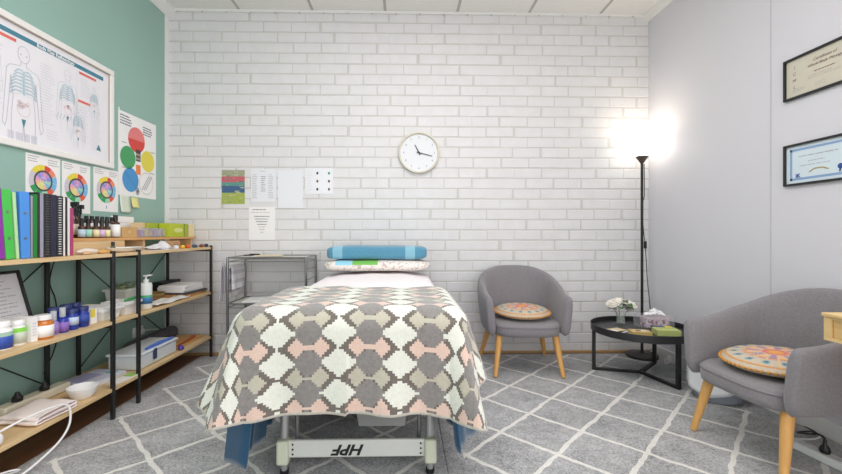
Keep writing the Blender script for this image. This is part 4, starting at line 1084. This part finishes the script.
# cards, boxes on the riser
def tbox(name, label, cat, x0, x1, y0, y1, z, h, mats, deco=None, group=None, bevel=.0015):
    mb = MB(); mb.box((x0 - x1, (y0 - y1) / 2, 0), (0, (y1 - y0) / 2, h))
    if deco: deco(Page(mb, (0, 0, h / 2), (0, 1, 0), (0, 0, 1)), (y1 - y0) / 2, h / 2)
    o = mb.build(name, mats, loc=(x1, (y0 + y1) / 2, z)); return tag(o, label, cat, group)
slab_o = tbox('note_card', 'white rounded handwritten card leaning on teal wall above oils', 'card', -1.90, -1.897, 2.66, 2.88, RT_, .14, [paper, pale_ink], lambda p, a, b: p.lines(-a * .6, -b * .4, a * .6, b * .6, 3, .004, 1))
tbox('kraft_box', 'small kraft cardboard box on the riser beside tall white labelled bottle', 'box', -1.80, -1.715, 2.495, 2.632, RT_, .064, [kraft, pm('kraft_light', (220, 186, 132), .8)], lambda p, a, b: p.disc(0, .002, .01, 1))
t = thing('clear_organiser', 'clear plastic organiser of small vials on the riser', 'organiser', (-1.72, 2.77, RT_))
mb = MB(); mb.box((-.06, -.125, 0), (0, .18, .062)); mb.build('case', pm('smoke_clear', (196, 194, 204), .15, alpha=.4), t, bevel=.003)
for k, c in enumerate(((150, 90, 110), (160, 130, 170), (206, 190, 90), (180, 140, 120), (150, 150, 180), (186, 170, 180))):
    mb = MB(); mb.lathe([(0, .004), (.017, .004), (.017, .045), (.008, .05), (0, .05)], (-.024, -.095 + k * .047, 0), 14); mb.build('vial', pm('vial_%d' % k, c, .4), t)
tbox('pine_box', 'long pale wooden box at the back of the riser', 'box', -1.865, -1.806, 2.80, 3.25, RT_, .1, [wood('pale_ply', (232, 210, 166), (218, 192, 146), 'y')])
def dlime(p, a, b):
    p.disc(0, 0, a * .45, 1, 1, ry=b * .35); p.rect(a * .55, -b, a * .62, b, 2, 1); p.rect(a * .62, -b, a, b, 3)
tbox('tea_box', 'lime green patterned tea box on the riser near brick wall', 'box', -1.775, -1.71, 2.97, 3.24, RT_, .1, [pm('lime_box', (182, 196, 44), .5, .15, 60), pm('lime_pale', (216, 222, 140), .5), pm('dark_olive', (86, 98, 20), .5), pm('lime_mid', (160, 178, 40), .5, .2, 70)], dlime)
tbox('tea_box', 'second lime box lying half hidden behind the tea box', 'box', -1.803, -1.782, 2.86, 3.02, RT_, .1, [pm('lime_box_dull', (170, 182, 60), .5, .15, 60)])
tbox('card_box', 'pale cream card box at far right end of the riser', 'box', -1.78, -1.712, 3.255, 3.34, RT_, .098, [pm('cream_card', (230, 214, 166), .7)])
tbox('carton', 'small tan carton under the riser behind the stones', 'box', -1.70, -1.64, 2.90, 3.0, ZT, .055, [pm('tan_carton', (196, 158, 116), .7), brown_ink], lambda p, a, b: p.lines(-a * .8, -b * .6, a * .8, b * .7, 3, .004, 1))
# things along the front of the top shelf
mb = MB(); mb.lathe([(0, 0), (.05, 0), (.08, .012), (.095, .026), (.092, .027), (.076, .015), (.048, .005), (0, .005)], seg=40, sx=.62, sy=1.5)
tag(mb.build('oval_dish', pm('white_ceramic', (236, 234, 230), .25), loc=(-1.62, 2.38, ZT)), 'long white oval dish at front edge of the top shelf', 'dish')
def blob(name, label, cat, loc, size, m, seed=0, group=None, flat=True):
    rnd = random.Random(seed); ph = [rnd.uniform(0, 6) for _ in range(4)]; mb = MB()
    def f(a, c):
        th, p = 2 * PI * a, -PI / 2 + PI * c
        x, y, z = math.cos(p) * math.cos(th), math.cos(p) * math.sin(th), math.sin(p)
        k = 1 + .1 * math.sin(3 * x + ph[0]) + .1 * math.sin(3 * y + ph[1]) + .08 * math.sin(4 * z + ph[2])
        z = max(z, -.72)
        return (x * k * size[0] / 2, y * k * size[1] / 2, (z + .72) * size[2] / 1.72)
    mb.grid(f, 24, 14, closeu=True); return tag(mb.build(name, m, loc=loc, weld=True, angle=70), label, cat, group)
blob('crystal', 'amber coloured stone lying on top shelf left of the oval dish', 'stone', (-1.62, 2.215, ZT), (.045, .075, .022), pm('tan_stone', (206, 160, 92), .5, .2, 30), 1)
blob('feather_bundle', 'white feathery shell before the riser on top shelf', 'shell', (-1.635, 2.115, ZT), (.05, .13, .03), pm('shell_white', (224, 214, 204), .6, .2, 50), 2)
blob('pebble', 'dark pebble resting beside the white shell on top shelf', 'stone', (-1.685, 2.04, ZT), (.035, .05, .03), pm('dark_stone', (92, 78, 70), .5, .3, 40), 3)
blob('pebble', 'pale brown pebble at front edge under the oils', 'stone', (-1.585, 2.055, ZT), (.03, .045, .018), pm('fawn_stone', (196, 160, 124), .5, .2, 40), 4)
stones = [('white', (222, 226, 236), 2.875), ('yellow', (226, 178, 40), 2.96), ('orange', (214, 98, 46), 3.025), ('blue', (60, 82, 120), 3.125), ('brown', (136, 84, 60), 3.235), ('dark violet', (56, 56, 92), 3.31)]
for k, (nm, c, y) in enumerate(stones):
    blob('polished_stone', f'{nm} polished stone in the row at far end of top shelf', 'stone', (-1.60, y, ZT), (.036, .038 + .012 * (k == 3), .026), pm('stone_' + nm.replace(' ', '_'), c, .25, .15, 30), 20 + k, 'chakra stones on the top shelf')
mb = MB()
mb.grid(lambda a, c: (-.05 + .1 * a, -.11 + .22 * c, .004 + .05 * math.exp(-((c - .72) / .1) ** 2) * (1 - (2 * a - 1) ** 2) + .03 * math.exp(-((c - .3) / .25) ** 2) * (1 - (2 * a - 1) ** 2) + .004 * math.sin(9 * c + 7 * a)), 16, 30)
tag(mb.build('folded_cloth', pm('grey_white_cloth', (214, 212, 214), .8, .2, 25, .3), loc=(-1.61, 2.69, ZT + .005), solid=.003), 'crumpled grey white cloth on the top shelf before organiser', 'cloth')
slab('booklet', 'red and white booklet under the crumpled cloth on top shelf', 'booklet', (-1.61, 2.70, ZT), (.1, .28, .003), 0, [paper, red_ink], deco=lambda p: p.rect(.02, -.14, .048, -.06, 1))

# --- middle shelf
ZM = SZ[1] + .001
e = bpy.data.objects.new('leaning_frame', None); C.objects.link(e); e.location = (-1.745, 1.785, ZM); e.rotation_euler = (0, R(-16), R(0))
tag(e, 'black framed page of text leaning at the back of the middle shelf', 'picture frame')
mb = MB(); W, Hh, fw = .32, .305, .013
for a, b in (((0, -W / 2, 0), (.016, W / 2, fw)), ((0, -W / 2, Hh - fw), (.016, W / 2, Hh)), ((0, -W / 2, fw), (.016, -W / 2 + fw, Hh - fw)), ((0, W / 2 - fw, fw), (.016, W / 2, Hh - fw))): mb.box(a, b)
mb.build('frame', black_pl, e)
mb = MB(); mb.box((.001, -W / 2 + fw, fw), (.008, W / 2 - fw, Hh - fw)); pg = Page(mb, (.008, 0, Hh / 2), (0, 1, 0), (0, 0, 1)); pg.lines(-W * .38, -Hh * .36, W * .38, Hh * .38, 13, .0035, 1)
mb.build('page', [pm('grey_page', (222, 222, 226), .3), grey_ink], e, recalc=False)
def two_tone(name, c0, c1, z0): 
    m, nt, b = newmat(name); tt, x, y, z = sep(nt, 'Object'); nt.links.new(mixc(nt, lin(c0), lin(c1), z.lt(z0)), b.inputs['Base Color']); b.inputs['Roughness'].default_value = .5; return m
G2 = 'supplement bottles on the middle shelf'
bottle('supplement_tub', 'white tub with a blue label at near end of middle shelf', 'bottle', -1.632, 1.668, ZM, .038, .115, white_pl, white_pl, two_tone('blue_label', (150, 180, 160), (52, 84, 176), .055), (.06, .78), .72, .2, G2)
bottle('supplement_tub', 'white bottle with green topped label beside the blue labelled tub', 'bottle', -1.63, 1.737, ZM, .029, .105, white_pl, white_pl, two_tone('green_label', (126, 200, 60), (206, 216, 200), .055), (.1, .85), .75, .18, G2)
tbox('medicine_carton', 'plain white carton between green labelled bottle and amber jar', 'box', -1.675, -1.60, 1.77, 1.80, ZM, .108, [paper, pale_ink], lambda p, a, b: p.lines(-a * .7, -b * .6, a * .7, b * .6, 5, .004, 1))
bottle('amber_jar', 'wide amber jar with a white lid and white label', 'jar', -1.615, 1.842, ZM, .038, .105, amber, white_pl, paper, (.12, .72), .72, .2, G2)
bottle('spray_bottle', 'small purple spray bottle with a clear cap beside amber jar', 'bottle', -1.622, 1.905, ZM, .021, .11, pm('pale_purple', (150, 128, 186), .4), clear, lab_c('label_purple', (150, 120, 190)), (.1, .7), .5, .4, G2)
bottle('dropper_bottle', 'purple labelled blue bottle beside the purple spray bottle', 'bottle', -1.622, 1.955, ZM, .024, .118, pm('cobalt_glass', (40, 56, 158), .2), clear, lab_c('label_violet', (140, 106, 190)), (.1, .68), .45, .38, G2)
cob = pm('cobalt_plastic', (36, 58, 150), .25); dkb = pm('navy_cap', (40, 54, 110), .4); lbl_b = lab_c('label_pale_blue', (190, 206, 230))
bottle('vitamin_jar', 'cobalt blue jar in front, right of purple labelled bottle', 'jar', -1.622, 2.010, ZM, .026, .1, cob, dkb, lbl_b, (.3, .75), .8, .18, G2)
bottle('vitamin_jar', 'cobalt blue jar in front, nearest the yellow carton', 'jar', -1.622, 2.075, ZM, .027, .1, cob, dkb, lab_c('label_navy', (52, 76, 160)), (.2, .75), .8, .18, G2)
bottle('vitamin_jar', 'cobalt blue jar behind the purple labelled bottle', 'jar', -1.69, 1.985, ZM, .027, .112, cob, dkb, None, (.2, .75), .8, .18, G2)
bottle('vitamin_jar', 'cobalt blue jar behind the gap between two front jars', 'jar', -1.685, 2.05, ZM, .027, .115, cob, dkb, None, (.2, .75), .8, .18, G2)
bottle('vitamin_jar', 'cobalt blue jar rearmost, hiding before the black post', 'jar', -1.69, 2.115, ZM, .026, .112, cob, dkb, None, (.2, .75), .8, .18, G2)
tbox('small_carton', 'yellow and white carton beside the cobalt blue jars', 'box', -1.66, -1.615, 2.118, 2.163, ZM, .075, [paper, yellow_ink], lambda p, a, b: p.rect(-a, -b * .1, a * .3, b, 1))
# clear caddy of papers, plant, pump bottle, dish
t = thing('paper_tray', 'translucent white tray of papers on the middle shelf by black post', 'tray', (-1.70, 2.255, ZM))
mb = tub_mb(.18, .12, .20, .14, .065); mb.build('body', pm('translucent_tray', (236, 238, 238), .4), t)
mb = MB(); mb.box((-.085, -.055, .012), (.085, .055, .072)); mb.build('papers', paper, t)
t = thing('planter_tub', 'clear box with a small green plant behind the pump bottle', 'planter', (-1.80, 2.655, ZM))
mb = tub_mb(.11, .17, .13, .19, .12); mb.build('box', frosted, t)
mb = MB(); rnd = random.Random(3)
for k in range(60):
    x, y, z = rnd.uniform(-.05, .05), rnd.uniform(-.08, .08), rnd.uniform(.09, .15); a = rnd.uniform(0, 6.3); s = .014
    mb.poly([(x, y, z), (x + s * math.cos(a + .5), y + s * math.sin(a + .5), z + .008), (x + 2 * s * math.cos(a), y + 2 * s * math.sin(a), z + .002), (x + s * math.cos(a - .5), y + s * math.sin(a - .5), z + .006)])
    mb.tube([(x * .5, y * .6, .02), (x, y, z)], .0012, 4)
mb.build('foliage', pm('plant_green', (172, 190, 138), .6, .25, 60), t)
bottle('pump_bottle', 'tall white pump bottle with a green and blue label', 'bottle', -1.62, 2.575, ZM, .034, .225, pm('milky_white', (232, 236, 234), .3), white_pl, two_tone('green_blue_label', (70, 170, 110), (70, 130, 190), .07), (.18, .5), .4, .25, pump=True, sh=.86)
tag(tub_mb(.11, .1, .13, .115, .075).build('open_tub', pm('white_tub_plain', (236, 236, 234), .4), loc=(-1.655, 2.41, ZM)), 'small open white tub at left of the pump bottle', 'tub')
mb = MB(); mb.lathe([(0, 0), (.008, 0), (.009, .06), (.006, .1), (0, .1)], seg=10, T=Matrix.Translation((-1.605, 2.41, ZM + .0845)) @ Matrix.Rotation(PI / 2 + .05, 4, 'X') @ Matrix.Translation((0, 0, -.05))); tag(mb.build('pen', green_ink), 'green pen lying across the open white tub', 'pen')
mb = MB(); mb.grid(lambda a, c: (-.06 + .12 * a, -.2 + .4 * c, .004 + .004 * math.sin(9 * a + 4 * c) + .004 * math.sin(13 * c)), 14, 24); tag(mb.build('paper_cloth', pm('white_doily', (232, 230, 226), .9, .08, 60, .4), loc=(-1.625, 2.80, ZM + .007), solid=.003), 'white cloth laid flat on far half of the middle shelf', 'cloth')
mb = MB(); mb.lathe([(0, 0), (.077, 0), (.098, .026), (.104, .05), (.099, .051), (.092, .026), (.072, .008), (0, .008)], seg=40); tag(mb.build('wooden_bowl', pm('bronze_bowl', (150, 118, 70), .35, .2, 20), loc=(-1.798, 2.88, ZM)), 'shallow bronze bowl behind white cloth on middle shelf', 'bowl')
G3 = 'stack of folders on the middle shelf'
slab('wooden_tray', 'flat wooden tray at far end of middle shelf, under the papers', 'tray', (-1.73, 3.15, ZM), (.28, .3, .018), R(3), [wood('tray_oak', (196, 146, 84), (170, 120, 64), 'y')])
slab('notebook', 'dark notebook on wooden tray under the white papers', 'notebook', (-1.70, 3.155, ZM + .018), (.22, .28, .014), R(-4), [ink])
for k in range(4):
    slab('paper_stack', 'white booklet in the pile at the far end of middle shelf, %s' % ('lowest', 'second lowest', 'second from top', 'topmost')[k], 'booklet', (-1.72 + .006 * (k % 2), 3.155, ZM + .032 + k * .013), (.2, .27, .012), R(-3 + 2 * k), [paper], G3)
slab('notebook', 'black book lying behind the white booklets near brick wall', 'book', (-1.848, 3.19, ZM + .018), (.075, .25, .085), 0, [black_pl])

# --- lower shelf
ZL = SZ[2] + .001
t = thing('power_board', 'cream power board with two black plugs on the lowest shelf', 'power board', (-1.81, 2.02, ZL), R(90 - 3))
mb = MB(); mb.box((-.17, -.032, 0), (.17, .032, .042)); mb.build('body', pm('cream_plastic', (222, 216, 196), .4), t, bevel=.008, seg=3)
for x in (-.09, .045):
    mb = MB(); mb.lathe([(0, .042), (.02, .042), (.022, .058), (.013, .07), (.007, .085), (0, .087)], (x, -.005, 0), 18); mb.build('plug', black_pl, t)
def folded(w1, d1, h, lay, m, name, label, cat, loc, rz):
    mb = MB(); pts = []
    for k in range(lay): 
        z0 = h * k / lay; z1 = h * (k + 1) / lay
        def f(a, c, z0=z0, z1=z1, k=k):
            th = 2 * PI * c; e = .4
            y = math.copysign(abs(math.cos(th)) ** e, math.cos(th)); z = math.copysign(abs(math.sin(th)) ** e, math.sin(th))
            sh_ = 1 - .04 * k
            return (-w1 / 2 + w1 * a + .004 * math.sin(y * 4 + k), d1 / 2 * y * sh_ + .006 * math.sin(a * 6 + k), (z0 + z1) / 2 + (z1 - z0) / 2 * z + .004 * math.sin(a * 8 + y * 3) * k + .0042)
        mb.grid(f, 24, 24)
    return tag(mb.build(name, m, loc=loc, rot=(0, 0, rz), angle=80, solid=.003), label, cat)
folded(.175, .21, .036, 2, pm('pale_pink_towel', (246, 236, 233), .95, .04, 60, .4, 160), 'folded_towel', 'pale pink towel folded at the front of the lowest shelf', 'towel', (-1.648, 1.865, ZL), R(-3))
mb = MB(); mb.lathe([(0, 0), (.04, 0), (.055, .02), (.066, .055), (.063, .056), (.052, .022), (.038, .005), (0, .005)], seg=36); tag(mb.build('bowl', white_pl, loc=(-1.622, 2.075, ZL)), 'white bowl on lowest shelf between towel and magazines', 'bowl')
def dm(p): p.rect(-.09, -.11, .02, .04, 1); p.disc(.03, .08, .03, 2, 2); p.lines(-.08, .06, .08, .12, 3, .006, 1, 2)
slab('magazine', 'lilac covered magazine on the lowest shelf behind white bowl', 'magazine', (-1.74, 2.31, ZL + .0125), (.19, .22, .012), R(-10), [pm('mag_cover', (220, 222, 236), .3), pm('mag_lilac', (176, 174, 216), .3), pm('mag_teal', (126, 192, 180), .3)], deco=dm)
slab('magazine', 'white magazine under the lilac one on the lowest shelf', 'magazine', (-1.74, 2.305, ZL), (.19, .24, .012), R(-6), [pm('mag_white', (232, 230, 228), .35), pink_ink], deco=None)
slab('leaflet', 'green topped leaflet lying at front edge of the lowest shelf', 'leaflet', (-1.59, 2.335, ZL), (.06, .18, .006), R(-6), [paper, pm('leaf_lime', (150, 206, 80), .4)], deco=lambda p: p.rect(-.028, .02, .028, .088, 1))
t = thing('storage_box', 'translucent lidded storage box in the middle of lowest shelf', 'box', (-1.685, 2.665, ZL))
mb = MB(); mb.box((-.095, -.2, 0), (.095, .2, .085)); mb.build('body', pm('translucent_box', (222, 228, 232), .3), t, bevel=.012, seg=3)
mb = MB(); mb.box((-.102, -.21, .085), (.102, .21, .1)); mb.build('lid', pm('box_lid', (232, 238, 244), .3), t, bevel=.005)
mb = MB(); mb.box((.095, -.07, .03), (.104, -.04, .097)); mb.build('clasp', pm('navy_clasp', (60, 72, 104), .4), t)
mb = MB(); mb.tube([(-1.605, 2.55, ZL + .109), (-1.605, 2.68, ZL + .112), (-1.603, 2.84, ZL + .108)], [.008, .011, .007], 10); tag(mb.build('rolled_strap', pm('strap_blue', (78, 120, 206), .6)), 'long blue strap resting on the lid of storage box', 'strap')
blob('massage_ball', 'small purple ball beside the far end of storage box', 'ball', (-1.585, 2.905, ZL), (.036, .04, .036), pm('ball_purple', (84, 62, 160), .4), 31)
mb = MB(); mb.box((-.085, -.2, 0), (.085, .2, .012)); mb.box((-.005, -.2, .0118), (.0, .2, .0128), 1); tag(mb.build('wooden_board', [wood('board_oak', (214, 168, 102), (196, 146, 82), 'y'), brown_ink], loc=(-1.695, 3.10, ZL), rot=(0, 0, R(1))), 'flat wooden board at far end of the lowest shelf', 'board')
mb = MB(); mb.tube([(-1.63, 2.93, ZL + .018), (-1.632, 3.0, ZL + .021), (-1.635, 3.1, ZL + .023), (-1.64, 3.2, ZL + .025)], [.004, .007, .009, .011], 10); tag(mb.build('massage_stick', pm('rust_red', (168, 84, 44), .5)), 'rust red tapered stick on wooden board at shelf front', 'stick')
mb = MB(); prof = [(0, 0), (.036, .002), (.046, .012), (.049, .05), (.049, .48), (.046, .52), (.036, .53), (0, .532)]
mb.lathe(prof, seg=28, T=Matrix.Translation((-1.842, 2.74, ZL + .05)) @ Matrix.Rotation(-PI / 2, 4, 'X')); tag(mb.build('bolster', pm('charcoal_bolster', (84, 84, 92), .8, .1, 40, .2)), 'charcoal grey bolster roll lying at back of lowest shelf', 'bolster')
t = thing('wall_socket', 'white wall plug with a cable low on the teal wall', 'socket', (WALL_LEFT, 3.0, .29))
mb = MB(); mb.box((0, -.055, -.035), (.009, .055, .035)); mb.build('plate', white_pl, t, bevel=.003)
mb = MB(); mb.box((.009, -.02, -.016), (.04, .02, .02)); mb.tube([(.035, .02, .0), (.045, .06, -.002), (.04, .12, -.012), (.03, .2, -.03)], .004, 8); mb.build('plug', white_pl, t)
t = thing('white_appliance', 'corner of a white appliance at near end of lowest shelf', 'appliance', (-1.65, 1.56, ZL))
mb = MB(); mb.box((-.09, -.09, 0), (.09, .06, .05)); mb.build('body', white_pl, t, bevel=.02, seg=4)
mb = MB(); mb.tube(sm([(-1.6, 1.61, ZL + .04), (-1.57, 1.70, ZL + .06), (-1.545, 1.80, ZL + .064), (-1.53, 1.872, ZL + .045), (-1.522, 1.875, ZL - .03), (-1.525, 1.83, .09), (-1.535, 1.74, .05), (-1.54, 1.64, .032), (-1.56, 1.52, .026), (-1.62, 1.42, .025), (-1.68, 1.36, .006)]), .0045, 8)
_p = mb.v; mb.v = [(x + 1.65, y - 1.56, z - ZL) for x, y, z in mb.v]; mb.build('cord', white_pl, t)
mb = MB(); mb.tube(sm([(-1.7, 1.42, .03), (-1.66, 1.55, .05), (-1.6, 1.66, .045), (-1.585, 1.70, .03), (-1.61, 1.69, .022), (-1.67, 1.66, .02), (-1.7, 1.6, .006)]), .004, 8)
tag(mb.build('loose_cable', white_pl), 'shorter white cable loop lying under the lowest shelf', 'cable')
blob('cloth_bag', 'small grey cloth bag on floor under the near shelving', 'bag', (-1.78, 1.66, 0), (.16, .2, .09), pm('grey_bag', (150, 148, 144), .9, .1, 20, .3), 44)
mb = MB(); mb.tube(sm([(WALL_LEFT + .006, 2.29, .86), (WALL_LEFT + .006, 2.26, .74), (WALL_LEFT + .006, 2.30, .62), (WALL_LEFT + .008, 2.3, .4), (WALL_LEFT + .008, 2.22, .25)]), .003, 6)
tag(mb.build('wall_cable', black_pl), 'black cable running down the teal wall behind the shelving', 'cable')
